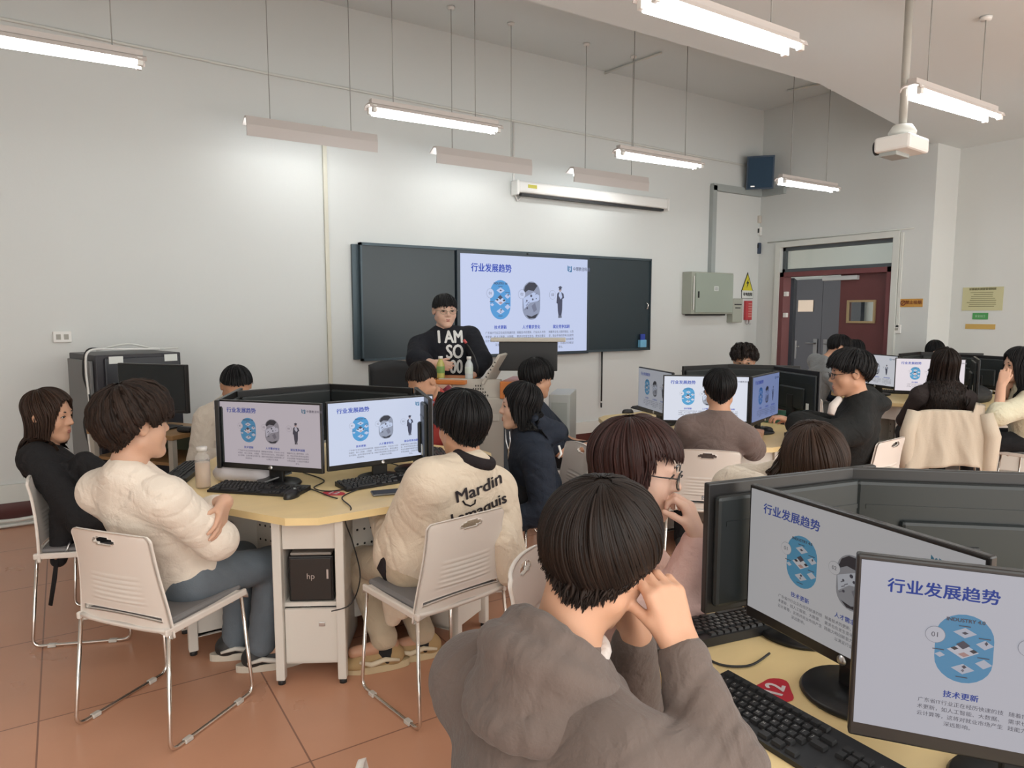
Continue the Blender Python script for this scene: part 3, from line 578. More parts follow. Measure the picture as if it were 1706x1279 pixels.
# ================================================================== MONITORS
SW, SH, SGAP = .55, .325, .078
M_bez = mat('monitor_black', (.016, .015, .015), .35)
M_back = mat('monitor_back', (.016, .020, .021), .42)
def monitor_proto():
    t = thing('monitor', 'monitor', 'monitor')
    zc = SGAP+SH/2
    m = MB(); m.box((0, .006, zc), (SW, .02, SH), bev=.004); m.obj('housing', M_bez, t)
    b = MB(); b.box((0, .024, zc-.005), (SW-.03, .022, SH-.05), bev=.01); b.box((0, .040, zc-.045), (SW*.55, .022, SH*.48), bev=.01); b.box((0, .0345, zc+SH*.2), (SW-.08, .004, .012)); b.obj('back_cover', M_back, t)
    MB().box((-SW*.34, .0525-.015, zc-SH*.30), (.03, .004, .05)).obj('rating_label', mat('paper_white', (.72, .75, .72), .6), t)
    MB().box((0, .045, (SGAP+SH*.42)/2), (.075, .022, SGAP+SH*.42), bev=.004).obj('neck', M_black, t)
    MB().lathe([(0, 0), (.108, 0), (.112, .006), (.106, .014), (.03, .018), (0, .018)], (0, .045, 0), 36).obj('base', M_black, t)
    MB().lathe([(0, 0), (.011, 0), (.011, .002), (0, .002)], (0, 0, 0), 16, M=Matrix.Translation((0, -.004, SGAP+.013))@Matrix.Rotation(PI/2, 4, 'X')).obj('logo', M_steel, t)
    lit_screen(t, SW-.014, -.0052, SGAP+.026+(SH-.034)/2, (.5, .5, .5), SH-.034)
    return t
MON0 = monitor_proto(); mon_used = [False]
def monitor(cp, facing, tint, label, off=False):
    v = heading(facing); rz = yaw_of(-v); loc = (cp[0], cp[1], TOPZ)
    if not mon_used[0]: MON0.location = loc; MON0.rotation_euler = (0, 0, rz); MON0['label'] = label; MON0['group'] = 'flat monitors on the hexagonal desks'; r = MON0; mon_used[0] = True
    else: r = dup(MON0, loc, rz, label, 'flat monitors on the hexagonal desks')
    for c in r.children:
        if c.name.startswith('screen'): c['tint'] = tint
    return r
monitor(CP(-1.125, 3.167, 0), -106, (.40, .355, .385), 'lit monitor with a pinkish slide, beside the bottle and the rolled paper')
monitor(CP(-.625, 3.29, 0), -56, (.56, .62, .78), 'bright lit monitor before the man in the cream jacket')
monitor(CP(-1.44, 3.48, 0), 190, (.40, .38, .40), 'monitor seen edge-on, before the long-haired person in the black blazer')
monitor(CP(-1.25, 3.79, 0), 134, (.40, .40, .42), 'monitor with its back to the camera, before the person in the cream top')
monitor(CP(-.79, 3.86, 0), 66, (.40, .40, .42), 'monitor with its back to the camera, before the person in red')
monitor(CP(-.455, 3.53, 0), 15, (.40, .38, .40), 'monitor turned towards the black-hooded woman, standing edge-on by the bright screen')
def cpx(px, d): return CP((px-PXW/2)/FPX*d, d, 0)
monitor(cpx(1178, 4.50), -98, (.66, .69, .78), 'bright monitor behind the head of the man in the brown T-shirt')
monitor(cpx(1092, 4.98), -166, (.25, .26, .29), 'dim monitor leaning away beside the bright one, at the middle desk')
monitor(cpx(1278, 4.62), -38, (.145, .19, .36), 'blue-tinted dim monitor facing the man in the black jacket')
monitor(cpx(1182, 5.42), 118, (.4, .4, .4), 'monitor seen from behind at the middle desk, showing only its upper edge')
monitor(cpx(1272, 5.42), 70, (.4, .4, .4), 'monitor seen from behind, before the curly-haired person')
monitor(cpx(1330, 5.06), 12, (.4, .4, .4), 'dark monitor edge standing nearest the two empty white chairs')
monitor(cpx(1461, 6.82), -165, (.47, .48, .52), 'narrow lit monitor at the desk by the door wall')
monitor(cpx(1551, 6.20), -113, (.74, .68, .72), 'bright pinkish monitor half hidden by the long-haired woman')
monitor(cpx(1516, 7.12), 130, (.4, .4, .4), 'monitor seen from behind, at the far corner of the desk by the door wall')
monitor(cpx(1586, 7.12), 63, (.4, .4, .4), 'monitor seen from behind, before the person whose hair only shows')
monitor(cpx(1640, 6.66), 20, (.4, .4, .4), 'monitor with a dark back beside the woman holding her hands to her mouth')
monitor(cpx(1630, 6.26), -30, (.05, .07, .08), 'dark upright monitor seen edge-on right of the long-haired woman')
monitor(CP(.69, 1.372, 0), -155, (.30, .295, .30), 'large lit monitor turned to the hooded youth, second nearest to the camera')
monitor(CP(.845, 1.042, 0), -111, (.37, .37, .415), 'nearest lit monitor, cut by the picture edge')
monitor(CP(.72, 1.735, 0), 112, (.38, .38, .40), 'monitor with a white sticker on its black back, before the woman in pink')
monitor(CP(1.165, 1.765, 0), 81, (.38, .38, .40), 'black monitor back behind the two near screens')

# ================================================================== KEYBOARDS AND MICE
M_keys = mat('key_black', (.02, .02, .021), .45); M_legend = mat('key_legend', (.45, .45, .43), .6)
def keyboard_proto():
    t = thing('keyboard', 'keyboard', 'keyboard')
    m = MB(); vs = [(-.22, -.068, 0), (.22, -.068, 0), (.22, .068, 0), (-.22, .068, 0), (-.22, -.068, .010), (.22, -.068, .010), (.22, .068, .022), (-.22, .068, .022)]
    m.add(vs, [(3, 2, 1, 0), (4, 5, 6, 7), (0, 1, 5, 4), (1, 2, 6, 5), (2, 3, 7, 6), (3, 0, 4, 7)]); m.obj('body', M_black, t)
    k = MB(); lg = MB(); rows = ['`1234567890-=', 'QWERTYUIOP[]', "ASDFGHJKL;'", 'ZXCVBNM,./']
    def key(x, y, w, ch=None):
        z = .016+(y+.068)/.136*.012; h = .0065
        b = [(x-w/2, y-.0085, z-h), (x+w/2, y-.0085, z-h), (x+w/2, y+.0085, z-h), (x-w/2, y+.0085, z-h), (x-w/2+.0016, y-.0065, z), (x+w/2-.0016, y-.0065, z), (x+w/2-.0016, y+.007, z+.0012), (x-w/2+.0016, y+.007, z+.0012)]
        k.add(b, [(4, 5, 6, 7), (0, 1, 5, 4), (1, 2, 6, 5), (2, 3, 7, 6), (3, 0, 4, 7)])
        if ch:
            vs, fs = text_geo(ch, .0085, 'CENTER'); lg.add([(x-.002+a, y-.001+b_, z+.0011) for a, b_ in vs], fs)
    for i in range(12): key(-.205+i*.0205+(i > 0)*.006, .052, .016)
    for r, s in enumerate(rows):
        x = -.206+(0, .027, .033, .043)[r]
        if r: key(-.214+(.0,.018,.021,.026)[r]*.5+.004, .027-r*.0195, (.0, .026, .031, .040)[r])
        for ch in s: key(x, .027-r*.0195, .0165, ch); x += .0192
    for x, w in ((-.204, .024), (-.177, .022), (-.115, .09), (-.03, .022), (.0, .022), (.03, .022)): key(x, -.0515, w)
    key(.048, .0, .03); key(.05, .027, .026)
    for i in range(3):
        for j in (0, 1): key(.088+i*.019, .027-j*.0195, .0165)
        key(.088+i*.019, -.0515, .0165)
    key(.107, -.032, .0165)
    for j, s in enumerate(('/*-', '789', '456', '123')):
        for i, ch in enumerate(s): key(.152+i*.019, .027-j*.0195, .0165, ch)
    key(.161, -.0515, .035, '0'); key(.190, -.0515, .0165, '.')
    for j in range(2): key(.209, .0175-j*.039, .0165, '+')
    k.obj('keys', M_keys, t); lg.obj('key_legends', M_legend, t); return t
KEY0 = keyboard_proto(); kb_used = [False]
def keyboard(p, facing, label, tilt=0):
    rz = yaw_of(heading(facing)); loc = (p[0], p[1], TOPZ+.001)
    if not kb_used[0]: KEY0.location = loc; KEY0.rotation_euler = (0, 0, rz); KEY0['label'] = label; KEY0['group'] = 'black keyboards'; kb_used[0] = True; return KEY0
    return dup(KEY0, loc, rz, label, 'black keyboards')
def mouse_proto():
    t = thing('computer_mouse', 'mouse', 'mouse'); m = MB(); n = 14; vs = []; rings = 8
    for i in range(rings):
        f = i/(rings-1); s = math.sqrt(max(0, 1-f*f)) if f > 0 else 1; z = .034*f
        for k in range(n):
            a = 2*PI*k/n; vs.append((.030*math.cos(a)*(s**.6), .052*math.sin(a)*(s**.6)-.004*f, z))
    fs = [(i*n+k, i*n+(k+1) % n, (i+1)*n+(k+1) % n, (i+1)*n+k) for i in range(rings-1) for k in range(n)]
    m.add(vs, fs, 0, True); m.add(vs[:n], [list(range(n-1, -1, -1))]); m.obj('shell', M_black, t)
    MB().lathe([(0, -.004), (.008, -.004), (.008, .004), (0, .004)], (0, 0, 0), 12, M=Matrix.Translation((0, .028, .026))@Matrix.Rotation(PI/2, 4, 'Y')).obj('wheel', M_greytrunk, t)
    return t
MOU0 = mouse_proto(); mo_used = [False]
def mouse(p, facing, label):
    rz = yaw_of(heading(facing)); loc = (p[0], p[1], TOPZ+.001)
    if not mo_used[0]: MOU0.location = loc; MOU0.rotation_euler = (0, 0, rz); MOU0['label'] = label; MOU0['group'] = 'black computer mice'; mo_used[0] = True; return MOU0
    return dup(MOU0, loc, rz, label, 'black computer mice')
T = lambda x, y, z=TOPZ: PZ(x, y, z)
keyboard(T(432, 818), 78, 'black keyboard under the pinkish screen, in front of the rolled paper')
keyboard(T(640, 803), 127, 'black keyboard below the bright screen, by the cream sleeve')
keyboard(T(308, 788), 10, 'black keyboard end beyond the bottle, before the long-haired person in black')
keyboard(T(727, 762), 195, 'black keyboard beyond the cream jacket, before the hooded woman')
keyboard(T(1325, 1235), 32, 'nearest black keyboard with white letters beside the red sticker')
keyboard(T(1178, 1053), -68, 'black keyboard under the black monitor back, before the woman in pink')
keyboard(T(1350, 722), 130, 'black keyboard before the man in the black jacket')
keyboard(T(1085, 685), 20, 'black keyboard at the tip of the middle desk by the dim monitor')
keyboard(T(1500, 655), 70, 'black keyboard at the desk by the door wall')
mouse(T(486, 828), 80, 'black mouse beside the keyboard of the man in white')
mouse(T(1046, 688), 20, 'black mouse alone on the tip of the middle desk')
mouse(T(1276, 718), 130, 'black mouse on the middle desk beside the brown T-shirt')
mouse(T(1515, 651), 80, 'black mouse on the desk by the door wall')

# ================================================================== THINGS ON THE DESKS
def onto(name, label, cat, p, rz=0.0, group=None): return thing(name, label, cat, (p[0], p[1], TOPZ+.001), rz, group)
M_pet = mat('clear_plastic', (.85, .82, .78), .12); M_pet.node_tree.nodes['Principled BSDF'].inputs['Alpha'].default_value = .28; M_tea = mat('milk_tea', (.62, .44, .30), .35)
t = onto('drink_bottle', 'clear bottle of milky peach drink beside the white sleeve', 'bottle', T(339, 812))
MB().lathe([(0, 0), (.030, 0), (.033, .008), (.033, .135), (.028, .152), (.020, .162), (.020, .172), (0, .172)], (0, 0, 0), 24).obj('body', M_pet, t)
MB().lathe([(0, .004), (.029, .004), (.0318, .012), (.0318, .118), (0, .118)], (0, 0, 0), 24).obj('drink', M_tea, t)
MB().lathe([(0, .172), (.023, .172), (.024, .192), (0, .193)], (0, 0, 0), 24).obj('cap', mat('cap_white', (.75, .72, .68), .4), t)
q = T(410, 803); t = onto('paper_roll', 'rolled white paper tissue pack lying before the pinkish screen', 'paper', q, yaw_of(heading(80)))
m = MB()
rings = []
for i in range(9):
    f = i/8; rr = .052*(.55 if i in (0, 8) else 1)*(1-.15*f); rings.append((Vector((-.02+.15*(f-.5)*2*.9, .02*math.sin(f*3), rr*.9)), rr))
m.tube([r[0] for r in rings], [r[1] for r in rings], 18); m.obj('roll', mat('tissue', (.70, .66, .68), .7, bump=.3, bscale=30), t)
MB().tube([(-.158, 0, .03), (-.150, 0, .03)], .009).obj('opening', mat('dark_red', (.10, .03, .03), .6), t)
def phone(p, rz, label, tilt=None):
    t = onto('phone', label, 'phone', p, rz); MB().box((0, 0, .0055), (.074, .155, .009), bev=.004).obj('body', mat('phone_grey', (.16, .16, .16), .35), t); MB().box((0, 0, .0105), (.068, .148, .001)).obj('display', M_black, t); return t
p = phone(T(458, 806), yaw_of(heading(30)), 'dark phone leaning on the keyboard under the pinkish screen'); p.location.z += .028; p.rotation_euler = (rad(14), 0, p.rotation_euler[2])
phone(T(648, 822), yaw_of(heading(20)), 'phone lying before the keyboard at the cream sleeve')
def sticker(p, label, rz, s=1.0, digits='12'):
    t = onto('table_sticker', label, 'sticker', p, rz); n = 28
    pts = [(s*.052*math.cos(2*PI*k/n)*(1+.12*math.cos(4*PI*k/n+1)), s*.038*math.sin(2*PI*k/n)*(1+.16*math.cos(6*PI*k/n))) for k in range(n)]
    MB().prism(pts, 0, .0012).obj('base', mat('sticker_red', (.55, .03, .05), .4), t)
    m = MB(); vs, fs = text_geo(digits, .055*s, 'CENTER', .002); m.add([(x, y-.018*s, .0018+layer(i, len(vs))) for i, (x, y) in enumerate(vs)], fs); m.obj('number', mat('sticker_white', (.75, .66, .66), .5), t)
sticker(T(1290, 1151), 'round red sticker with a white number on the near desk', yaw_of(heading(150)))
sticker(T(556, 822), 'red sticker with a white number beneath the bright monitor', yaw_of(heading(75)))
sticker(T(1308, 703), 'red sticker on the middle desk under the blue-tinted monitor', yaw_of(heading(100)), 1.0)
def cable(pts, label, r=.0028, z=None, m=None):
    o = MB()
    V = [Vector(p) for p in pts]; S = []
    for i in range(len(V)-1):
        a, b, c, d = V[max(i-1, 0)], V[i], V[i+1], V[min(i+2, len(V)-1)]
        for k in range(6):
            u = k/6; S.append(.5*((2*b)+(c-a)*u+(2*a-5*b+4*c-d)*u*u+(3*b-a-3*c+d)*u**3))
    S.append(V[-1]); o.tube(S, r, 6)
    return tag(o.obj('cable', m or M_black2), label, 'cable')
tz = TOPZ+.005
cable([PZ(x, y, tz) for x, y in ((505, 787), (540, 800), (523, 812), (548, 818), (600, 812), (570, 828), (585, 846))]+[PZ(575, 866, .70), PZ(588, 905, .58), PZ(600, 960, .42), PZ(585, 1005, .36), PZ(552, 1018, .34)], 'thin black cable looping off the desk edge to the computer below')
cable([PZ(x, y, tz) for x, y in ((490, 806), (520, 815), (548, 826), (562, 830))], 'thin black mouse cable crossing the desk beneath the bright screen')
cable([PZ(x, y, tz) for x, y in ((645, 770), (668, 778), (655, 790), (690, 783))], 'black cable coiled behind the bright monitor')
cable([PZ(x, y, tz) for x, y in ((1172, 1094), (1205, 1108), (1250, 1108), (1282, 1088))], 'thin black cable lying on the near desk under the large monitor')
def clutter(p, rz, w, d, h, name, m, label, cat):
    return tag(MB().box((0, 0, h/2), (w, d, h), bev=min(.006, h*.4)).obj(name, m, None, (p[0], p[1], TOPZ+.002), rz), label, cat)
clutter(T(1290, 700), .4, .30, .20, .06, 'folder', mat('folder_green', (.05, .16, .10), .5), 'dark green folder heap on the middle desk under the blue-tinted monitor', 'folder')
clutter(T(1326, 702), .1, .20, .15, .02, 'notebook', mat('notebook_cream', (.60, .55, .38), .6), 'cream notebook on the middle desk beside the green folder', 'notebook')
t = onto('backpack', 'small black bag on the desk under the dark upright monitor', 'bag', T(1620, 668)); 
m = MB(); bm = bmesh.new(); bmesh.ops.create_icosphere(bm, subdivisions=3, radius=1)
for v in bm.verts: v.co = Vector((v.co.x*.24, v.co.y*.13, max(v.co.z, -.4)*.11+.044)); 
m.bm(bm, 0, None, True); m.obj('bag_body', mat('bag_black', (.012, .013, .014), .6, bump=.2, bscale=40), t); MB().tube([(-.1, 0, .14), (-.06, 0, .19), (.02, 0, .19), (.06, 0, .13)], .008).obj('strap', M_black2, t)
t = onto('drink_bottle', 'small bottle of amber tea beside the woman at the far desk', 'bottle', T(1659, 655))
MB().lathe([(0, 0), (.028, 0), (.030, .01), (.030, .10), (.022, .13), (.013, .15), (.013, .165), (0, .165)], (0, 0, 0), 18).obj('body', mat('amber_tea', (.38, .24, .06), .15), t); MB().lathe([(0, .165), (.016, .165), (.016, .185), (0, .185)], (0, 0, 0), 14).obj('cap', M_black2, t)
q = T(1681, 657); t = onto('open_book', 'open white book on the desk by the door wall', 'book', q, 1.2)
m = MB()
for s in (-1, 1):
    vs = []; 
    for i in range(8):
        f = i/7; x = s*.15*f; z = .004+.03*math.sin(f*PI*.8)*(1-.3*f); vs += [(x, -.11, z), (x, .11, z)]
    m.add(vs, [(2*i, 2*i+2, 2*i+3, 2*i+1) if s > 0 else (2*i, 2*i+1, 2*i+3, 2*i+2) for i in range(7)], 0, True)
m.obj('pages', mat('page_white', (.75, .75, .74), .7), t); MB().box((0, 0, .002), (.30, .22, .003)).obj('cover', M_black2, t)

# ================================================================== CHAIRS
M_chair = mat('chair_white', (.74, .68, .62), .38); M_pad = mat('seat_pad_grey', (.20, .19, .19), .8, bump=.15, bscale=300)
def chair_proto():
    t = thing('chair', 'chair', 'chair')
    NU, NV = 45, 61; hw = lambda v: .205+.018*math.cos(v*PI*1.0)-.012*math.sin(v*PI)    # half width along the height
    def pt(u, v, off):
        zz = .405+.388*v; x = u*hw(v); y = -.195-.065*v**1.4+.030*(u*u)*(0.4+.6*v)-.0
        if v > .93: x *= 1-.10*((v-.93)/.07)**2*abs(u)**3
        zz -= .035*(1-u*u)*(-1)*(1-v)**6 if v < .3 else 0
        zz -= .012*u*u*max(0, v-.8)/.2
        if .27 < v < .56: y += .0045*math.sin((v-.27)/.29*PI*12)*max(0, 1-(u/.62)**6) if abs(u) < .62 else 0
        return (x, y+off, zz)
    holes = set()
    for i in range(NU-1):
        for j in range(NV-1):
            u = (i+.5)/(NU-1)*2-1; v = (j+.5)/(NV-1)
            if ((u/.27)**2+((v-.905)/.042)**2) < 1: holes.add((i, j))
            if abs(u) < .86 and .135 < v < .180-.0: holes.add((i, j))
    th = .007; vs = []
    for off in (0, -th*2):
        for i in range(NU):
            for j in range(NV): vs.append(pt(i/(NU-1)*2-1, j/(NV-1), off+th))
    def ix(s, i, j): return s*NU*NV+i*NV+j
    fs = []; cells = [(i, j) for i in range(NU-1) for j in range(NV-1) if (i, j) not in holes]; cs = set(cells)
    for i, j in cells:
        fs.append((ix(0, i, j), ix(0, i, j+1), ix(0, i+1, j+1), ix(0, i+1, j))); fs.append((ix(1, i, j), ix(1, i+1, j), ix(1, i+1, j+1), ix(1, i, j+1)))
        for (di, dj, a, b) in ((-1, 0, (i, j), (i, j+1)), (1, 0, (i+1, j+1), (i+1, j)), (0, -1, (i+1, j), (i, j)), (0, 1, (i, j+1), (i+1, j+1))):
            if (i+di, j+dj) not in cs: fs.append((ix(0, *a), ix(1, *a), ix(1, *b), ix(0, *b))[::-1])
    MB().add(vs, fs, 0, True).obj('backrest', M_chair, t)
    s = MB(); NS = 18; vs = []; 
    prof = [(-.205, .0), (-.10, -.006), (.05, -.004), (.16, .002), (.205, -.018), (.212, -.035)]
    for (y, dz) in prof:
        for k in range(9):
            u = k/4-1; vs.append((u*(.215-.01*(y > .15)), y, .435+dz+.010*abs(u)**3))
    n0 = len(vs); vs += [(x, y, z-.014) for x, y, z in vs]
    fs = []
    for i in range(len(prof)-1):
        for k in range(8):
            fs.append((i*9+k, i*9+k+1, (i+1)*9+k+1, (i+1)*9+k)); fs.append((n0+i*9+k, n0+(i+1)*9+k, n0+(i+1)*9+k+1, n0+i*9+k+1))
    L = len(prof)-1
    for i in range(L): fs.append((i*9, (i+1)*9, n0+(i+1)*9, n0+i*9)); fs.append((i*9+8, n0+i*9+8, n0+(i+1)*9+8, (i+1)*9+8))
    for k in range(8): fs.append((k, n0+k, n0+k+1, k+1)); fs.append((L*9+k, L*9+k+1, n0+L*9+k+1, n0+L*9+k))
    s.add(vs, fs, 0, True)
    for sx in (-1, 1): s.box((sx*.212, -.01, .432), (.016, .40, .028), bev=.006)
    s.obj('seat', M_chair, t)
    MB().box((0, .0, .447), (.385, .385, .026), bev=.012).obj('seat_pad', M_pad, t)
    for sx in (-1, 1):
        def arc(a, b, c, n=5): return [(Vector(a)*(1-f)+Vector(b)*f)*(1-f)+(Vector(b)*(1-f)+Vector(c)*f)*f for f in [k/n for k in range(n+1)]]
        x = sx*.215; xf = sx*.228
        p = [(x*.98, -.195, .43)]+arc((xf, -.228, .05), (xf, -.232, .009), (xf, -.19, .009))+arc((xf, .15, .009), (xf, .192, .009), (xf, .188, .05))+[(x*.98, .165, .425)]
        lf = MB().tube(p, .0075, 10); o = lf.obj('leg_frame', M_chrome, t)
        for y in (-.15, .11): MB().box((xf, y, .009), (.022, .035, .016), bev=.003).obj('glide', mat('clear_glide', (.6, .57, .52), .3), o)
    MB().tube([(-.21, .12, .418), (.21, .12, .418)], .007).tube([(-.21, -.12, .418), (.21, -.12, .418)], .007).obj('cross_bar', M_chrome, t)
    return t
CH0 = chair_proto(); ch_used = [False]
def chair(p, head, label):
    rz = yaw_of(heading(head))
    if not ch_used[0]: CH0.location = (p[0], p[1], 0); CH0.rotation_euler = (0, 0, rz); CH0['label'] = label; CH0['group'] = 'white sled-base chairs'; ch_used[0] = True; return CH0
    return dup(CH0, (p[0], p[1], 0), rz, label, 'white sled-base chairs')
chair(CP(-2.04, 3.33, 0), 11, 'white chair under the long-haired person in the black blazer')
chair(CP(-1.341, 2.583, 0), 70, 'white chair of the man in the white sweater, its ribbed back to the camera')
chair(CP(-.324, 2.735, 0), 132, 'white chair of the man in the lettered cream jacket')
chair(CP(.17, 3.88, 0), 198, 'white chair under the black-hooded woman')
chair(CP(.27, 2.01, 0), -20, 'white chair behind the woman in pink and glasses')
chair(CP(.02, 1.07, 0), 25, 'white chair of the hooded youth, its back tip cut by the lower picture edge')
chair(CP(1.15, 4.03, 0), 76, 'white chair back below the brown T-shirt')
chair(CP(2.17, 4.33, 0), 128, 'white chair of the man in the black jacket, turned aside')
chair(CP(3.22, 7.28, 0), -45, 'white chair by the dark doorway, under the stooping grey T-shirt')
chair(CP(2.86, 6.42, 0), 35, 'empty white chair in front of the stooping grey T-shirt')
chair(CP(3.45, 5.52, 0), 72, 'white chair with the cream jacket over its back')
chair(CP(.36, 5.0, 0), 6, 'white chair under the man in the dark polo shirt')
chair(CP(4.2, 5.45, 0), 125, 'white chair under the woman at the picture edge')
chair(CP(1.02, 2.62, 0), -100, 'white chair under the person with long bowed brown hair')
chair(CP(-1.68, 4.36, 0), -50, 'white chair of the person behind the monitors in a cream top')
chair(CP(-.60, 4.62, 0), -105, 'white chair under the person in red')
chair(CP(1.96, 5.96, 0), -117, 'white chair of the curly-haired person behind the monitors')
chair(CP(4.5, 7.53, 0), -117, 'white chair of the person at the far side of the desk by the door wall')
chair(CP(3.75, 7.62, 0), -100, 'white chair of the dark-haired person hidden behind the black jacket')
# cream jacket hung over the far chair
M_cream = mat('cream_cloth', (.60, .51, .40), .85, bump=.15, bscale=90)
def draped():
    V = []; F = []; NU, NV = 26, 30; rz = yaw_of(heading(72)); R = Matrix.Rotation(rz, 3, 'Z'); c = CP(3.45, 5.52, 0)
    for s in (0, 1):
        for i in range(NU):
            u = i/(NU-1)*2-1
            for j in range(NV):
                v = j/(NV-1)                                         # 0 = bottom of the outside, around the top, to the inside
                if v < .72: f = v/.72; z = .36+.03*math.sin(u*2+.6)-(.10 if u > .72 else 0)*(1-f)+(.448-.03*math.sin(u*2+.6)+(.10 if u > .72 else 0))*f; y = -.30-.035*(1-f)+.02*math.sin(u*9)*(1-f)+.004*math.sin(u*23+f*9)
                else: f = (v-.72)/.28; z = .815+.012*math.sin(f*PI)-.20*f; y = -.30+.085*math.sin(f*PI/2)
                x = u*(.225+.07*(1-min(1, v/.72))**1.2)+.008*math.sin(v*14+u*3); z -= .02*abs(u)**4
                p = R@Vector((x, y-(0 if s == 0 else -.010 if v < .72 else .0), z-(0.010 if s and v >= .72 else 0))); V.append((p.x+c[0], p.y+c[1], p.z))
    n = NU*NV
    for i in range(NU-1):
        for j in range(NV-1):
            a = i*NV+j; F.append((a, a+1, a+NV+1, a+NV)); F.append((n+a, n+a+NV, n+a+NV+1, n+a+1))
    for i in range(NU-1):
        for j in (0, NV-1): a = i*NV+j; F.append((a, a+NV, n+a+NV, n+a))
    for j in range(NV-1):
        for i in (0, NU-1): a = i*NV+j; F.append((a, n+a, n+a+1, a+1))
    me = np_mesh('draped_jacket', V, F, M_cream); o = bpy.data.objects.new('draped_jacket', me); COL.objects.link(o)
    tag(o, 'cream jacket hung over the back of the far white chair', 'jacket')
    for sx in (-1, 1):
        q = [R@Vector((sx*.24, -.28, .79)), R@Vector((sx*.285, -.31, .62)), R@Vector((sx*.28, -.30, .42)), R@Vector((sx*.27, -.28, .22 if sx > 0 else .30))]
        sl = MB().tube([(p.x+c[0], p.y+c[1], p.z) for p in q], [.05, .055, .05, .045], 14); sl.obj('sleeve', M_cream, o)
draped()

# ================================================================== LECTERN, EQUIPMENT RACK, SIDE TABLE
M_lect = mat('lectern_beige', (.52, .49, .43), .5); M_lor = mat('lectern_orange', (.60, .20, .05), .4); M_lgrey = mat('lectern_grey', (.09, .11, .13), .5)
lc = CP(-.20, 5.12, 0); lrz = yaw_of(heading(-90+12))
t = thing('lectern', 'beige and orange teaching lectern in front of the speaker', 'lectern', (lc[0], lc[1], 0), yaw_of(heading(90-12))); t.scale = (1, 1, 1.045)
MB().box((-.05, .10, .45), (.80, .50, .90), bev=.01).obj('body', M_lect, t)
MB().box((.27, .10, .44), (.19, .505, .86), bev=.004).obj('side_bay', M_lgrey, t)
fp = MB(); fp.add([(-.33, -.16, .74), (.14, -.16, .74), (.14, -.10, 1.02), (-.33, -.10, 1.02), (-.33, -.10, .74), (.14, -.10, .74), (.14, -.05, 1.02), (-.33, -.05, 1.02)], [(0, 1, 2, 3), (5, 4, 7, 6), (4, 0, 3, 7), (1, 5, 6, 2), (3, 2, 6, 7), (4, 5, 1, 0)])
fo = fp.obj('front_panel', M_lect, t); g = MB()
for i in range(9):
    for j in range(9):
        if (i-4)**2+(j-4)**2 < 18: g.add([(-.02+.018*(i-4)+.005*math.cos(PI*a/3), -.162+.06*(.5+.02*(j-4)*1.0)-.001, .89+.022*(j-4)+.008*math.sin(PI*a/3)) for a in range(6)], [tuple(range(6))])
g.obj('speaker_holes', M_hole, fo)
MB().box((-.33, .05, 1.0), (.44, .42, .03), M=Matrix.Rotation(rad(0), 4, 'X'), bev=.006).obj('top', M_lor, t)
MB().box((-.36, -.12, .93), (.28, .08, .11), bev=.01).obj('control_ledge', mat('ledge_pink', (.58, .40, .30), .5), t)
m = MB()
for k in range(3): m.lathe([(0, 0), (.009, 0), (.009, .012), (0, .012)], (0, 0, 0), 10, M=Matrix.Translation((-.45+k*.07, -.16, .945))@Matrix.Rotation(PI/2, 4, 'X'))
m.obj('buttons', M_black, t)
MB().box((.27, .05, .955), (.24, .44, .12), bev=.006).obj('orange_end', M_lor, t)
# raised lid of the lectern
ld = MB(); Ml = Matrix.Translation((.02, .05, 1.0))@Matrix.Rotation(rad(-58), 4, 'Y'); ld.box((.11, 0, 0), (.24, .40, .02), M=Ml, bev=.005); lo_ = ld.obj('raised_lid', M_lect, t)
g = MB()
for k in range(5): g.box((.05+.03*k, -.201, 0), (.008, .003, .012), M=Ml)
g.obj('lid_vents', M_hole, lo_)
t = thing('gooseneck_microphone', 'thin gooseneck microphone with a red tip standing on the lectern', 'microphone', (lc[0], lc[1], 1.064), yaw_of(heading(78)))
gp = [(-.06, .02, 0), (-.06, .02, .08), (-.085, .02, .16), (-.12, .02, .22), (-.15, .02, .26)]
MB().tube(gp, [.009, .006, .005, .005, .005], 8).obj('neck', M_black, t); MB().lathe([(0, 0), (.022, 0), (.022, .008), (0, .010)], (-.06, .02, -.001), 14).obj('foot', M_black, t); MB().tube([(-.15, .02, .26), (-.17, .02, .285)], .011).obj('mic_tip', mat('mic_red', (.5, .08, .08), .5), t)
def lb(x, label, mcol, capc):
    M_ = Matrix.Rotation(yaw_of(heading(78)), 3, 'Z')@Vector((x, -.05, 0)); t = thing('drink_bottle', label, 'bottle', (lc[0]+M_.x, lc[1]+M_.y, 1.064))
    MB().lathe([(0, 0), (.028, 0), (.030, .01), (.030, .10), (.026, .115), (.015, .135), (.015, .145), (0, .145)], (0, 0, 0), 18).obj('body', mcol, t); MB().lathe([(0, .145), (.017, .145), (.017, .165), (0, .165)], (0, 0, 0), 14).obj('cap', M_white, t); MB().lathe([(.0301, .04), (.0308, .042), (.0308, .088), (.0301, .09)], (0, 0, 0), 18).obj('label_band', capc, t)
lb(-.33, 'yellow-green drink bottle on the lectern', mat('lime_drink', (.45, .42, .12), .25), mat('band_green', (.16, .30, .08), .5))
lb(-.11, 'clear water bottle with a green mark on the lectern', mat('water_bottle', (.55, .60, .60), .2), mat('band_white', (.6, .68, .62), .5))
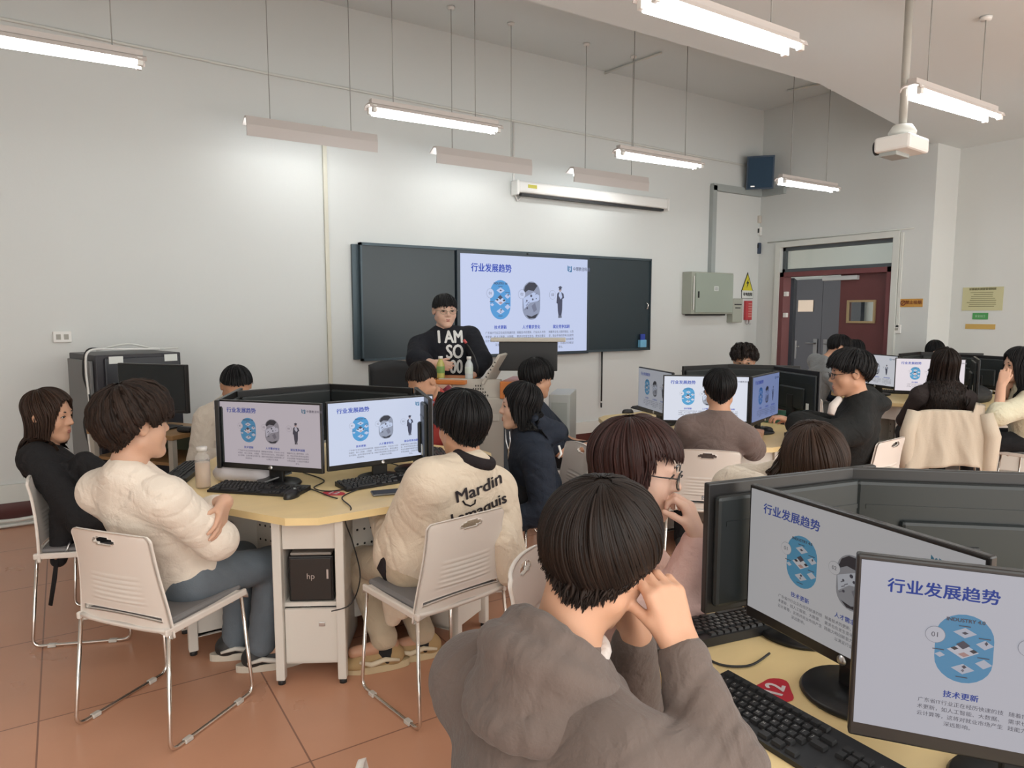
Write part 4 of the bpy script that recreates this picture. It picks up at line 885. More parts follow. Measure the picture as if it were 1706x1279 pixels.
# black monitor and desk chair behind the lectern
q = P(880, 602, 5.2); t = thing('lectern_monitor', 'black-backed monitor tilted in a pale frame on the lectern', 'monitor', (q[0], q[1], 1.065), yaw_of(heading(85)))
MB().box((0, 0, .16), (.44, .03, .22), bev=.006).obj('housing', M_black, t); MB().box((0, .0, .285), (.56, .10, .03), bev=.006).obj('frame', M_lect, t); MB().box((0, .02, .025), (.12, .05, .05)).obj('foot', M_greytrunk, t)
q = P(672, 625, 5.75); t = thing('office_chair', 'black high-backed office chair behind the speaker', 'chair', (q[0], q[1], 0), yaw_of(heading(-60)))
ob = MB(); NU, NV = 9, 9; vs = []
for s in (0, 1):
    for i in range(NU):
        for j in range(NV): u = i/(NU-1)*2-1; v = j/(NV-1); vs.append((u*(.24-.03*v), -.22-.10*v+.05*u*u+s*.035, .52+.62*v-.03*u*u*v))
fs = []; n = NU*NV
for i in range(NU-1):
    for j in range(NV-1): a = i*NV+j; fs += [(a, a+NV, a+NV+1, a+1), (n+a, n+a+1, n+a+NV+1, n+a+NV)]
for i in range(NU-1):
    for j in (0, NV-1): a = i*NV+j; fs.append((a, a+NV, n+a+NV, n+a) if j else (a, n+a, n+a+NV, a+NV))
for j in range(NV-1):
    for i in (0, NU-1): a = i*NV+j; fs.append((a, a+1, n+a+1, n+a))
ob.add(vs, fs, 0, True); ob.obj('backrest', M_black2, t); MB().box((0, 0, .47), (.48, .46, .08), bev=.03).obj('seat', M_black2, t); MB().tube([(0, 0, .08), (0, 0, .44)], .03).obj('column', M_black, t)
m = MB()
for k in range(5): a = 2*PI*k/5; m.tube([(0, 0, .09), (.28*math.cos(a), .28*math.sin(a), .05)], .02); m.lathe([(0, 0), (.025, 0), (.025, .05), (0, .05)], (.28*math.cos(a), .28*math.sin(a), 0), 10)
m.obj('star_base', M_black, t)
# tall white pedestal unit right of the lectern
q = P(935, 680, 5.3); t = thing('storage_unit', 'pale grey unit with a recessed door right of the lectern', 'cabinet', (q[0], q[1], 0), yaw_of(heading(78)))
MB().box((.0, .1, .47), (.16, .42, .94), bev=.006).obj('body', mat('unit_grey', (.45, .47, .45), .5), t); MB().box((0, -.112, .50), (.12, .006, .76)).obj('door', mat('unit_door', (.36, .38, .35), .5), t)
# equipment rack at the front wall
pa, pb = P(158, 585, 4.70), P(300, 580, 5.12); v = pb-pa; v[2] = 0; Lr = np.linalg.norm(v); RZ = math.atan2(v[1], v[0]); HT = 1.27
t = thing('equipment_rack', 'tall black equipment rack with a grey side panel against the front wall', 'rack', (pa[0], pa[1], 0), RZ-rad(0)); Lr *= 1.0
MB().box((Lr/2, .28, HT/2), (Lr, .56, HT-.02), bev=.006).obj('body', mat('rack_black', (.022, .020, .026), .4), t)
MB().box((Lr/2+.02, -.012, HT/2), (Lr-.06, .02, HT-.06), bev=.008).obj('front_door', mat('rack_door', (.018, .020, .027), .3), t)
MB().box((-.012, .29, HT/2-.01), (.02, .48, HT-.08), bev=.004).obj('side_panel', mat('rack_side', (.17, .17, .17), .45, var=.06), t)
for x in (.12, Lr-.08): MB().box((x, -.025, HT-.045), (.09, .004, .05)).obj('paper_label', mat('paper_white', (.72, .75, .72), .6), t)
ca, sa = math.cos(RZ-rad(0)), math.sin(RZ-rad(0))
def RK(x, y, z): return (pa[0]+ca*x-sa*y, pa[1]+sa*x+ca*y, z)
cable([RK(.5, .2, HT+.01), RK(.2, .15, HT+.02), RK(.0, .10, HT+.02), RK(-.03, .10, HT-.1), RK(-.03, .07, .9), RK(-.03, .14, .72), RK(-.03, .10, .5), RK(-.03, .16, .2)], 'white cable hanging down the grey side of the equipment rack', .008, m=M_white)
cable([RK(.45, .26, HT+.01), RK(.15, .2, HT+.02), RK(-.0, .16, HT+.02), RK(-.03, .17, HT-.15), RK(-.03, .06, .95), RK(-.03, .22, .78), RK(-.03, .12, .6)], 'black cable hanging down the grey side of the equipment rack', .006)
cable([RK(.1, .3, HT+.01), RK(.3, .28, HT+.05), RK(.5, .3, HT+.01), RK(.66, .26, HT+.01)], 'grey cable looped on the top of the equipment rack', .008, m=M_trunk)
# side table with its own monitor
tc = P(255, 715, 4.55); trz = yaw_of(heading(70)); t = thing('side_table', 'small brown side table with a shelf beside the equipment rack', 'table', (tc[0], tc[1], 0), trz)
M_brown = mat('brown_wood', (.30, .17, .07), .45, var=.15, vscale=4, stretch=(6, 1, 1)); TH = .80
MB().box((.02, 0, TH-.015), (.72, .42, .03), bev=.004).obj('tabletop', M_brown, t); MB().box((.02, .02, TH-.19), (.68, .38, .02)).obj('shelf', M_brown, t); MB().box((.02, .19, TH-.10), (.68, .02, .16)).obj('back_panel', mat('back_panel_green', (.10, .12, .07), .5), t)
for x in (-.31, .35):
    for y in (-.18, .18): MB().box((x, y, (TH-.03)/2), (.035, .035, TH-.03)).obj('leg', mat('leg_grey', (.45, .42, .36), .5), t)
mc = P(256, 650, 4.45); t = thing('monitor', 'switched-off black monitor on the brown side table', 'monitor', (mc[0], mc[1], TH), yaw_of(heading(72)))
MB().box((0, 0, .27), (.55, .03, .31), bev=.004).obj('housing', M_bez, t); MB().box((0, -.017, .275), (.53, .002, .28)).obj('screen', mat('screen_off', (.012, .016, .018), .2), t); MB().box((0, .03, .08), (.07, .03, .16)).obj('neck', M_black, t); MB().box((0, .03, .008), (.22, .18, .014), bev=.004).obj('base', M_black, t)
q = P(309, 692, 4.35); tag(MB().box((0, 0, .018), (.11, .06, .035), bev=.015).obj('computer_mouse', M_black, None, (q[0], q[1], TH+.001), trz), 'black mouse on the brown side table', 'mouse')
q = P(282, 765, 4.5); tag(MB().box((0, 0, .21), (.36, .30, .42), bev=.01).obj('computer_case', M_black, None, (q[0], q[1], .0), trz), 'black computer case standing under the brown side table', 'computer')
# loose cables along the skirting
for k, (dy, z, lab) in enumerate(((0, .012, 'pale bundle of cables on the floor along the skirting, lowest strand'), (.035, .03, 'pale cable on the floor along the skirting, middle strand'), (.02, .05, 'pale cable on the floor along the skirting, topmost strand'))):
    cable([(-1.4, WY-.16+dy, z), (-.7, WY-.17+dy+.03*k, z), (-.35, WY-.19+dy-.02*k, z+.01), (.1, WY-.15+dy, z+.012*k), (.6, WY-.16+dy, z)], lab, .014, m=M_trunk)
# ================================================================== PEOPLE: bodies grown as one smooth surface around a posed skeleton
V3 = lambda *a: np.array(a, float)
def unit(v): v = np.asarray(v, float); return v/max(np.linalg.norm(v), 1e-9)
def smin(a, b, k):
    if k <= 0: return np.minimum(a, b)
    h = np.maximum(k-np.abs(a-b), 0)/k; return np.minimum(a, b)-h*h*k*.25
class Field:
    def __init__(s, lo, hi, res):
        s.res = res; s.lo = np.asarray(lo, float); s.n = np.ceil((np.asarray(hi)-s.lo)/res).astype(int)+1
        s.d = np.full(s.n, .12, np.float32); s.ax = [(s.lo[i]+np.arange(s.n[i])*res).astype(np.float32) for i in range(3)]
    def sub(s, lo, hi):
        a = np.clip(np.floor((lo-s.lo)/s.res).astype(int), 0, s.n-1); b = np.clip(np.ceil((hi-s.lo)/s.res).astype(int)+1, 1, s.n)
        sl = tuple(slice(a[i], b[i]) for i in range(3))
        return sl, s.ax[0][sl[0]][:, None, None], s.ax[1][sl[1]][None, :, None], s.ax[2][sl[2]][None, None, :]
    def add(s, pr):
        kind = pr[0]; k = pr[-1]; m = k+3*s.res
        if kind == 'rc':
            _, a, b, ra, rb, _ = pr; lo = np.minimum(a-ra, b-rb)-m; hi = np.maximum(a+ra, b+rb)+m
            sl, X, Y, Z = s.sub(lo, hi)
            if s.d[sl].size == 0: return
            ab = b-a; L2 = max(float(ab@ab), 1e-9); t = np.clip(((X-a[0])*ab[0]+(Y-a[1])*ab[1]+(Z-a[2])*ab[2])/L2, 0, 1)
            d = np.sqrt((X-a[0]-t*ab[0])**2+(Y-a[1]-t*ab[1])**2+(Z-a[2]-t*ab[2])**2)-(ra+(rb-ra)*t)
        else:
            _, c, R, r, _ = pr; ext = np.abs(R.T)@r                   # R rows = local axes
            sl, X, Y, Z = s.sub(c-ext-m, c+ext+m)
            if s.d[sl].size == 0: return
            q = [((X-c[0])*R[i, 0]+(Y-c[1])*R[i, 1]+(Z-c[2])*R[i, 2]) for i in range(3)]
            k0 = np.sqrt((q[0]/r[0])**2+(q[1]/r[1])**2+(q[2]/r[2])**2); k1 = np.sqrt((q[0]/r[0]**2)**2+(q[1]/r[1]**2)**2+(q[2]/r[2]**2)**2)
            d = k0*(k0-1)/np.maximum(k1, 1e-6)
            if kind == '-el': s.d[sl] = -smin(-s.d[sl], d.astype(np.float32), k); return
        s.d[sl] = smin(s.d[sl], d.astype(np.float32), k)
    def folds(s, amp, freq, seed):
        idx = np.argwhere(np.abs(s.d) < .03)
        if len(idx) == 0: return
        p = s.lo+idx*s.res; r = np.random.default_rng(seed); w = np.zeros(len(p))
        wp = p+.03*np.sin(p[:, [1, 2, 0]]*11+seed)+.015*np.sin(p[:, [2, 0, 1]]*23+seed*2)
        for i in range(4):                                            # soft rolls and sharp creases
            v = unit(r.normal(size=3)*V3(1, 1, .8))*freq*1.5*(.75+.35*i); a = wp@v+r.uniform(0, 6)
            mask = .5+.5*np.sin(wp@(unit(r.normal(size=3))*freq*.45)+r.uniform(0, 6)); w += mask*((1-np.abs(np.sin(a)))**3*1.3-.25)
        w += .5*np.sin(wp@(unit(r.normal(size=3))*freq*.7)); s.d[tuple(idx.T)] += (amp*.42*w).astype(np.float32)
    def mesh(s):
        D = s.d; D[0] = D[-1] = .1; D[:, 0] = D[:, -1] = .1; D[:, :, 0] = D[:, :, -1] = .1
        ins = D < 0; n = s.n; c = np.zeros(n-1, np.int8); cs = [(i, j, k) for i in (0, 1) for j in (0, 1) for k in (0, 1)]
        for i, j, k in cs: c += ins[i:n[0]-1+i, j:n[1]-1+j, k:n[2]-1+k]
        act = np.argwhere((c > 0) & (c < 8)); ids = np.full(n-1, -1, np.int32); ids[tuple(act.T)] = np.arange(len(act))
        val = {q: D[act[:, 0]+q[0], act[:, 1]+q[1], act[:, 2]+q[2]] for q in cs}
        P_ = np.zeros((len(act), 3)); cnt = np.zeros(len(act))
        for a in cs:
            for ax in range(3):
                if a[ax] == 0:
                    b = tuple(v+(1 if i == ax else 0) for i, v in enumerate(a)); va, vb = val[a], val[b]; m = (va < 0) != (vb < 0)
                    t = np.where(m, va/np.where(m, va-vb, 1), 0); p = np.repeat(np.array(a, float)[None], len(act), 0); p[:, ax] += t; P_ += p*m[:, None]; cnt += m
        V = s.lo+(act+P_/cnt[:, None])*s.res; F = []
        for ax in range(3):
            o1, o2 = [(1, 2), (2, 0), (0, 1)][ax]; sl0 = [slice(None)]*3; sl1 = [slice(None)]*3; sl0[ax] = slice(0, n[ax]-1); sl1[ax] = slice(1, n[ax])
            a, b = ins[tuple(sl0)], ins[tuple(sl1)]; e = np.argwhere(a != b); e = e[(e[:, o1] > 0) & (e[:, o2] > 0) & (e[:, o1] < n[o1]-1) & (e[:, o2] < n[o2]-1)]
            fl = a[tuple(e.T)]; e1 = np.eye(3, dtype=int)[o1]; e2 = np.eye(3, dtype=int)[o2]
            q = np.stack([ids[tuple((e-e1-e2).T)], ids[tuple((e-e2).T)], ids[tuple(e.T)], ids[tuple((e-e1).T)]], 1); q[~fl] = q[~fl][:, ::-1]; F.append(q)
        F = np.concatenate(F); F = F[(F >= 0).all(1)]
        for _ in range(1):                                            # one relaxing pass
            acc = np.zeros_like(V); cn = np.zeros(len(V))
            for i in range(4): np.add.at(acc, F[:, i], V[F[:, (i+1) % 4]]); np.add.at(cn, F[:, i], 1)
            V = .5*V+.5*acc/np.maximum(cn, 1)[:, None]
        return V, F
def grow(prims, res, folds=None, cuts=()):
    lo = np.full(3, 1e9); hi = -lo
    for p in prims:
        if p[0] == 'rc': pts = [(p[1], p[3]), (p[2], p[4])]
        elif p[0] == 'el': pts = [(p[1], float(max(p[3])))]
        else: continue
        for c, r in pts: lo = np.minimum(lo, c-r); hi = np.maximum(hi, c+r)
    f = Field(lo-.03, hi+.03, res)
    for p in prims: f.add(p)
    if folds: f.folds(*folds)
    for (pt, nrm) in cuts:                                            # remove what lies beyond a plane
        X, Y, Z = f.ax[0][:, None, None], f.ax[1][None, :, None], f.ax[2][None, None, :]
        f.d = np.maximum(f.d, ((X-pt[0])*nrm[0]+(Y-pt[1])*nrm[1]+(Z-pt[2])*nrm[2]).astype(np.float32))
    return f.mesh()
def link_mesh(name, V, F, m, parent=None, uv=None, smooth=True):
    o = bpy.data.objects.new(name, np_mesh(name, V, F, m, smooth, uv)); COL.objects.link(o)
    if parent: o.parent = parent
    return o
def rc(a, b, ra, rb, k=.02): return ('rc', np.asarray(a, float), np.asarray(b, float), ra, rb, k)
def el(c, R, r, k=.02): return ('el', np.asarray(c, float), R, np.asarray(r, float), k)
def frame(fwd, up): f = unit(fwd); u = unit(np.asarray(up)-f*(np.asarray(up)@f)); return np.stack([np.cross(f, u), f, u])   # rows: right, forward, up

def skin_mat(name, col):
    return mat(name, col, .48, spec=.35, sss=.12, var=.05, vscale=14, bump=.03, bscale=300)
SKIN = skin_mat('skin_light', (.60, .36, .25)); SKIN_W = skin_mat('skin_warm', (.56, .31, .20)); SKIN_P = skin_mat('skin_pale', (.66, .42, .32))
M_eye = mat('eye_white', (.70, .68, .66), .25); M_iris = mat('iris', (.012, .008, .006), .15); M_lip = mat('lips', (.42, .15, .12), .4); M_brow = mat('brow', (.03, .022, .018), .7); M_frame = mat('spectacle_frame', (.015, .015, .016), .25); M_wireframe = mat('wire_frame', (.35, .30, .22), .3, metal=.8)
def hair_mat(name, c0, c1, rough=.45):
    if name in MATS: return MATS[name]
    m = bpy.data.materials.new(name); m.use_nodes = True; nt = m.node_tree; b = nt.nodes['Principled BSDF']; b.inputs['Roughness'].default_value = rough; b.inputs['Specular IOR Level'].default_value = .20
    tc = nt.nodes.new('ShaderNodeTexCoord'); mp = nt.nodes.new('ShaderNodeMapping'); mp.inputs['Scale'].default_value = (230, 1.3, 1); nt.links.new(tc.outputs['UV'], mp.inputs[0])
    n = nt.nodes.new('ShaderNodeTexNoise'); n.inputs['Scale'].default_value = 1.0; n.inputs['Detail'].default_value = 5; nt.links.new(mp.outputs[0], n.inputs['Vector'])
    r = nt.nodes.new('ShaderNodeMapRange'); r.inputs[1].default_value = .3; r.inputs[2].default_value = .75; nt.links.new(n.outputs['Fac'], r.inputs[0])
    mx = nt.nodes.new('ShaderNodeMix'); mx.data_type = 'RGBA'; nt.links.new(r.outputs[0], mx.inputs[0]); mx.inputs[6].default_value = c0+(1,); mx.inputs[7].default_value = c1+(1,); nt.links.new(mx.outputs[2], b.inputs['Base Color'])
    bp = nt.nodes.new('ShaderNodeBump'); bp.inputs['Strength'].default_value = .5; bp.inputs['Distance'].default_value = .004; nt.links.new(n.outputs['Fac'], bp.inputs['Height']); nt.links.new(bp.outputs[0], b.inputs['Normal'])
    MATS[name] = m; return m
H_BLACK = hair_mat('hair_black', (.004, .004, .0045), (.013, .012, .0125)); H_DARK = hair_mat('hair_dark_brown', (.006, .004, .0033), (.026, .016, .012)); H_RED = hair_mat('hair_red_brown', (.011, .005, .0045), (.060, .024, .020)); H_BROWN = hair_mat('hair_brown', (.016, .009, .006), (.058, .031, .021)); H_FLUFF = hair_mat('hair_soft_brown', (.008, .005, .004), (.040, .023, .016), .6)

# ---- head details, in the head's own frame (x right, y forward, z up; metres)
def head_prims(H, R, s, wide=1.0, ears=True):
    W = lambda x, y, z: H+(R.T@V3(x*wide, y, z))*s
    E = lambda c, r, k=.02: el(W(*c), R, V3(r[0]*wide, r[1], r[2])*s, k)
    p = [E((0, -.012, .035), (.075, .094, .083)), E((0, .028, -.028), (.062, .060, .084), .03)]
    for q in (-1, 1):
        p += [rc(W(q*.052, -.002, -.055), W(q*.018, .066, -.100), .024*s, .020*s, .03), E((q*.038, .050, -.030), (.028, .026, .028), .03)]
    p += [E((0, .070, -.102), (.024, .020, .018), .02), rc(W(-.036, .074, .022), W(.036, .074, .022), .012*s, .012*s, .02)]
    for q in (-1, 1): p.append(('-el', W(q*.033, .098, .004), R, V3(.017, .016, .011)*s, .014))
    for q in (-1, 1): p.append(E((q*.032, .074, .004), (.015, .013, .0105), .006))
    p += [rc(W(0, .082, .014), W(0, .103, -.026), .0085*s, .0125*s, .016), E((-.012, .091, -.031), (.009, .009, .008), .008), E((.012, .091, -.031), (.009, .009, .008), .008)]
    p += [E((0, .080, -.064), (.026, .016, .017), .02), rc(W(-.017, .089, -.060), W(.017, .089, -.060), .0062*s, .0062*s, .006), rc(W(-.014, .0885, -.071), W(.014, .0885, -.071), .0068*s, .0068*s, .005)]
    if ears:
        for q in (-1, 1): p += [E((q*.079, -.012, .000), (.010, .021, .032), .008), rc(W(q*.082, -.020, .024), W(q*.086, -.026, -.006), .006*s, .005*s, .006), ('-el', W(q*.089, -.006, .0), R, V3(.006, .011, .018)*s, .006)]
    return p
def face_parts(body, H, R, s, spec=None, wide=1.0):
    W = lambda x, y, z: H+(R.T@V3(x*wide, y, z))*s
    for q in (-1, 1):
        m = MB(); n = 10; c = V3(q*.032, .0775, .0035); vs = []; fs = []; mats = []
        for i in range(7):
            th = PI*.5*i/6
            for k in range(n):
                a = 2*PI*k/n; vs.append(W(c[0]+.0125*math.sin(th)*math.cos(a), c[1]+.0105*math.cos(th), c[2]+.0058*math.sin(th)*math.sin(a)*(1.0)))
        m.v = [tuple(v) for v in vs]
        for i in range(6):
            for k in range(n): m.f.append([i*n+k, i*n+(k+1) % n, (i+1)*n+(k+1) % n, (i+1)*n+k]); m.m.append(1 if i < 3 else 0); m.sm.append(True)
        m.obj('eye', [M_eye, M_iris], body)
        MB().tube([W(q*.014, .0865, .024), W(q*.028, .0865, .0285), W(q*.042, .079, .027), W(q*.050, .070, .021)], [.0026*s, .0036*s, .003*s, .0014*s], 6).obj('eyebrow', M_brow, body)
        MB().tube([W(q*.018, .0865, .006), W(q*.030, .0885, .0105), W(q*.042, .084, .008), W(q*.048, .078, .002)], [.0012*s, .002*s, .002*s, .001*s], 5).obj('upper_lash', M_brow, body)
    MB().tube([W(-.023, .083, -.0655), W(-.012, .0935, -.0615), W(0, .0960, -.0625), W(.012, .0935, -.0615), W(.023, .083, -.0655)], [.0012*s, .0042*s, .0046*s, .0042*s, .0012*s], 8).tube([W(-.021, .083, -.067), W(-.010, .0935, -.0715), W(0, .0955, -.0725), W(.010, .0935, -.0715), W(.021, .083, -.067)], [.0012*s, .0046*s, .0052*s, .0046*s, .0012*s], 8).obj('lips', M_lip, body)
    if spec:
        col, r, rw, shape = spec; m = MB()
        for q in (-1, 1):
            pts = []
            for k in range(24):
                a = 2*PI*k/24; e = shape; cx = abs(math.cos(a))**e*math.copysign(1, math.cos(a)); cz = abs(math.sin(a))**e*math.copysign(1, math.sin(a))
                pts.append(W(q*.034+rw*cx, .106-.010*abs(cx)*(1 if q*cx > 0 else .2), .000+r*cz))
            m.tube(pts, .0019*s, 6, closed=True)
            m.tube([W(q*(.034+rw), .096, .008), W(q*.080, .050, .010), W(q*.086, -.005, .012), W(q*.087, -.025, -.004)], .0018*s, 6)
        m.tube([W(-.012, .108, .004), W(0, .112, .007), W(.012, .108, .004)], .0017*s, 6)
        o = m.obj('spectacles', col, body)
        ln = MB()
        for q in (-1, 1):
            pts = [W(q*.034+rw*.96*math.cos(2*PI*k/20), .1045-.008*abs(math.cos(2*PI*k/20)), r*.96*math.sin(2*PI*k/20)) for k in range(20)]; bk = [p_-(R.T@V3(0, .0015, 0))*s for p_ in pts]
            ln.add(pts+bk, [list(range(20)), list(range(39, 19, -1))]+[(k, (k+1) % 20, 20+(k+1) % 20, 20+k) for k in range(20)])
        lm = glass('lens_glass', (.97, .98, .98), .01, 1.08); ln.obj('lens', lm, o)

def hand_prims(wr, d, n, right, s=1.0, curl=(.5, .5, .5, .5), thumb=(.5, .5), spread=.0):
    """d = towards the fingers, n = where the palm faces"""
    d = unit(d); n = unit(n-d*(n@d)); sd = np.cross(d, n)*(1 if right else -1); p = []
    offs = (.030, .010, -.010, -.028); ln = (.070, .078, .072, .057); kn = (.086, .090, .085, .077)
    for i in range(4):
        K = wr+(d*kn[i]+sd*offs[i])*s; b = wr+(d*.005+sd*offs[i]*.62)*s
        p.append(rc(b, K, .0150*s, .0115*s, .012*s))
        a = 0; q = K; fd = unit(d+sd*offs[i]*spread*8)
        for f, L, r0, r1 in ((.50, .46, .0098, .0088), (1.0, .31, .0088, .0080), (.7, .24, .0080, .0068)):
            a += curl[i]*f*1.55; v = fd*math.cos(a)+n*math.sin(a); e = q+v*ln[i]*L*s; p.append(rc(q, e, r0*s, r1*s, .003)); q = e
    p.append(rc(wr+(d*.012+sd*.020+n*.006)*s, wr+(d*.048+sd*.036+n*.010)*s, .0165*s, .0125*s, .010*s))
    q = wr+(d*.046+sd*.038+n*.010)*s; td = unit(d*.75+sd*(.75-thumb[0]*.9)+n*(.25+thumb[0]*.6)); e = q+td*.036*s; p.append(rc(q, e, .0110*s, .0098*s, .004)); td2 = unit(td+n*thumb[1]*.7-sd*thumb[1]*.5); p.append(rc(e, e+td2*.028*s, .0096*s, .0076*s, .003))
    return p

# ---- hair: strands combed from the crown over the skull, then hanging
def hair(body, H, R, s, m, E, hang=((0, 0), (180, 0)), vol=.016, tilt=22, flare=.0, jag=6., groove=.002, nphi=220, locks=140, avoid=None, ends=.006, seed=1, part=None, sweep=0.0, name='hair', hr=(.079, .100, .090), lockr=.0028, fluff=.0, down=None, out=0.0):
    r = np.random.default_rng(seed); S = V3(0, -.012, .035); hr = np.array(hr); t = rad(tilt); px = rad(part or 0)
    w = unit(V3(math.sin(px), -math.sin(t), math.cos(t))); e1 = unit(np.cross(w, V3(1, 0, 0))); e2 = np.cross(w, e1)
    Ea, Ev = zip(*E); Ha, Hv = zip(*hang); dn = V3(0, 0, -1) if down is None else unit(R@np.asarray(down, float)); ns, nh = 26, 18
    ks = r.uniform(0, 6.28, 8); kf = np.array([3, 7, 13, 21, 31, 43, 57, 73])
    def wave(phi, ph=0): return (np.sin(phi*kf+ks+ph)/np.sqrt(kf/7)).sum()/2.2
    def path(phi, dl=0, ext=0., lift=0.):
        sgs = np.arange(0, rad(172), rad(2)); tv = math.cos(phi)*e1+math.sin(phi)*e2
        U = np.cos(sgs)[:, None]*w+np.sin(sgs)[:, None]*tv
        az = np.degrees(np.arctan2(U[:, 0], U[:, 1])); elv = np.degrees(np.arcsin(np.clip(U[:, 2], -1, 1)))
        lim = np.interp(np.abs(az), Ea, Ev)+jag*wave(phi)-ext
        bad = np.nonzero(elv < lim)[0]; s1 = sgs[bad[0]] if len(bad) else sgs[-1]
        a_end = abs(az[bad[0]]) if len(bad) else 180; ss = np.linspace(0, s1, ns); f = np.linspace(0, 1, ns)
        ph2 = phi+sweep*f**2; tv2 = np.cos(ph2)[:, None]*e1+np.sin(ph2)[:, None]*e2
        U = np.cos(ss)[:, None]*w+np.sin(ss)[:, None]*tv2
        lf = vol*(.55+.45*np.sin(np.clip(f*1.15, 0, 1)*PI*.62))+groove*wave(phi, 0)*np.clip(f*2.5, .15, 1)+lift+fluff*np.sin(phi*9+f*11+ks[0])*np.sin(phi*5-f*17+ks[1])*np.clip(f*3, 0, 1)
        pts = S+U*(hr+lf[:, None]); L = float(np.interp(a_end, Ha, Hv))*(1+.05*wave(phi, 1.0))+dl
        if L > 0:
            tan = unit(pts[-1]-pts[-3]); q = pts[-1]; ext_p = []; o = unit(V3(U[-1][0], U[-1][1], 0))
            for i in range(nh):
                g = min(1, i/6); v = unit(tan*(1-g)+dn*g+o*(flare*(1 if i > 4 else 0)+out*math.sin(min(1, i/nh)*PI*1.0))); q = q+v*L/nh; ext_p.append(q)
            pts = np.vstack([pts, ext_p])
        else: pts = np.vstack([pts, np.repeat(pts[-1:], nh, 0)+(np.arange(nh)[:, None]*1e-5*dn)])
        return pts, U
    NP = nphi; rows = []; inner = []
    for i in range(NP):
        pts, U = path(2*PI*i/NP); rows.append(pts); d_ = unit(V3(U[-1][0], U[-1][1], 0)); inner.append(pts[-1:]-.014*d_+V3(0, 0, .004))
    A = np.array(rows); I1_ = A[:, ::-1, :]; n1 = A.shape[1]
    back = A-.012*np.array([unit(V3(a[-1][0], a[-1][1], 0)) for a in A])[:, None, :]
    A2 = np.concatenate([A, back[:, ::-1][:, :n1-6]], 1); n2 = A2.shape[1]
    V = A2.reshape(-1, 3); ii = np.arange(NP)[:, None]; jj = np.arange(n2-1)[None]; j2 = (ii+1) % NP
    F = np.stack([ii*n2+jj, ii*n2+jj+1, j2*n2+jj+1, j2*n2+jj], 2).reshape(-1, 4)
    uv = np.stack([np.repeat(np.arange(NP)/NP, n2), np.tile(np.linspace(0, 1.8, n2), NP)], 1)
    Vs = [V]; Fs = [F]; Us = [uv]; off = len(V)
    for k in range(int(locks*1.6)):                                            # loose locks over the cap
        phi = r.uniform(0, 2*PI); pts, U = path(phi, r.uniform(-ends, ends), r.uniform(-5, 6)*min(1, ends/.006), r.uniform(.0005, .0035)); a = int(r.uniform(2, 12)); pts = pts[a:]
        if np.linalg.norm(pts[-1]-pts[-2]) < 1e-4: pts = pts[:-nh+1]
        n = len(pts); T = np.gradient(pts, axis=0); T /= np.maximum(np.linalg.norm(T, axis=1), 1e-6)[:, None]; O = pts-S; B = np.cross(T, O); B /= np.maximum(np.linalg.norm(B, axis=1), 1e-6)[:, None]; N = np.cross(B, T)
        ra = lockr*r.uniform(.6, 1.3)*np.sin(np.linspace(.25, PI*.985, n))**.7; tw = .006*np.sin(np.linspace(0, r.uniform(2, 6), n)+r.uniform(0, 6))*np.linspace(0, 1, n)
        c = pts+B*tw[:, None]; vs = []
        for q in range(4): an = 2*PI*q/4; vs.append(c+B*(ra*1.5*math.cos(an))[:, None]+N*(ra*.7*math.sin(an))[:, None])
        vs = np.stack(vs, 1).reshape(-1, 3); i_ = np.arange(n-1)[:, None]; q_ = np.arange(4)[None]
        f = np.stack([i_*4+q_, i_*4+(q_+1) % 4, (i_+1)*4+(q_+1) % 4, (i_+1)*4+q_], 2).reshape(-1, 4)+off
        Vs.append(vs); Fs.append(f); u0 = phi/6.28; Us.append(np.stack([np.full(n*4, u0)+np.tile(np.arange(4)*.003, n), np.repeat(np.linspace(0, 1.5, n), 4)], 1)); off += len(vs)
    V = np.vstack(Vs); V = H+(V*s)@R
    if avoid is not None:                                             # long hair lies on the clothes instead of sinking into them
        bv = BVHTree.FromPolygons([tuple(v) for v in avoid[0]], [tuple(int(i) for i in f) for f in avoid[1]]); low = np.nonzero((V-H)@R[2] < -.07*s)[0]
        for i in low:
            co, nn, _, dist = bv.find_nearest(Vector(V[i]), .25)
            if co is not None:
                dd = (Vector(V[i])-co).dot(nn)
                if dd < .012: V[i] = np.array(co+nn*(.012+.004*((i*7919) % 13)/13))
    return link_mesh(name, V, np.vstack(Fs), m, body, np.vstack(Us))
E_SHORT = ((0, 10), (30, 8), (55, 2), (75, -8), (92, -2), (108, -20), (130, -46), (180, -54))
E_BOWL = ((0, 2), (35, 0), (60, -8), (85, -10), (105, -22), (130, -46), (180, -52))
E_LONG = ((0, 36), (18, 34), (40, 22), (62, 2), (85, -8), (120, -18), (180, -22))
E_FRINGE = ((0, 2), (25, 1), (42, -2), (60, -10), (85, -14), (120, -20), (180, -24))

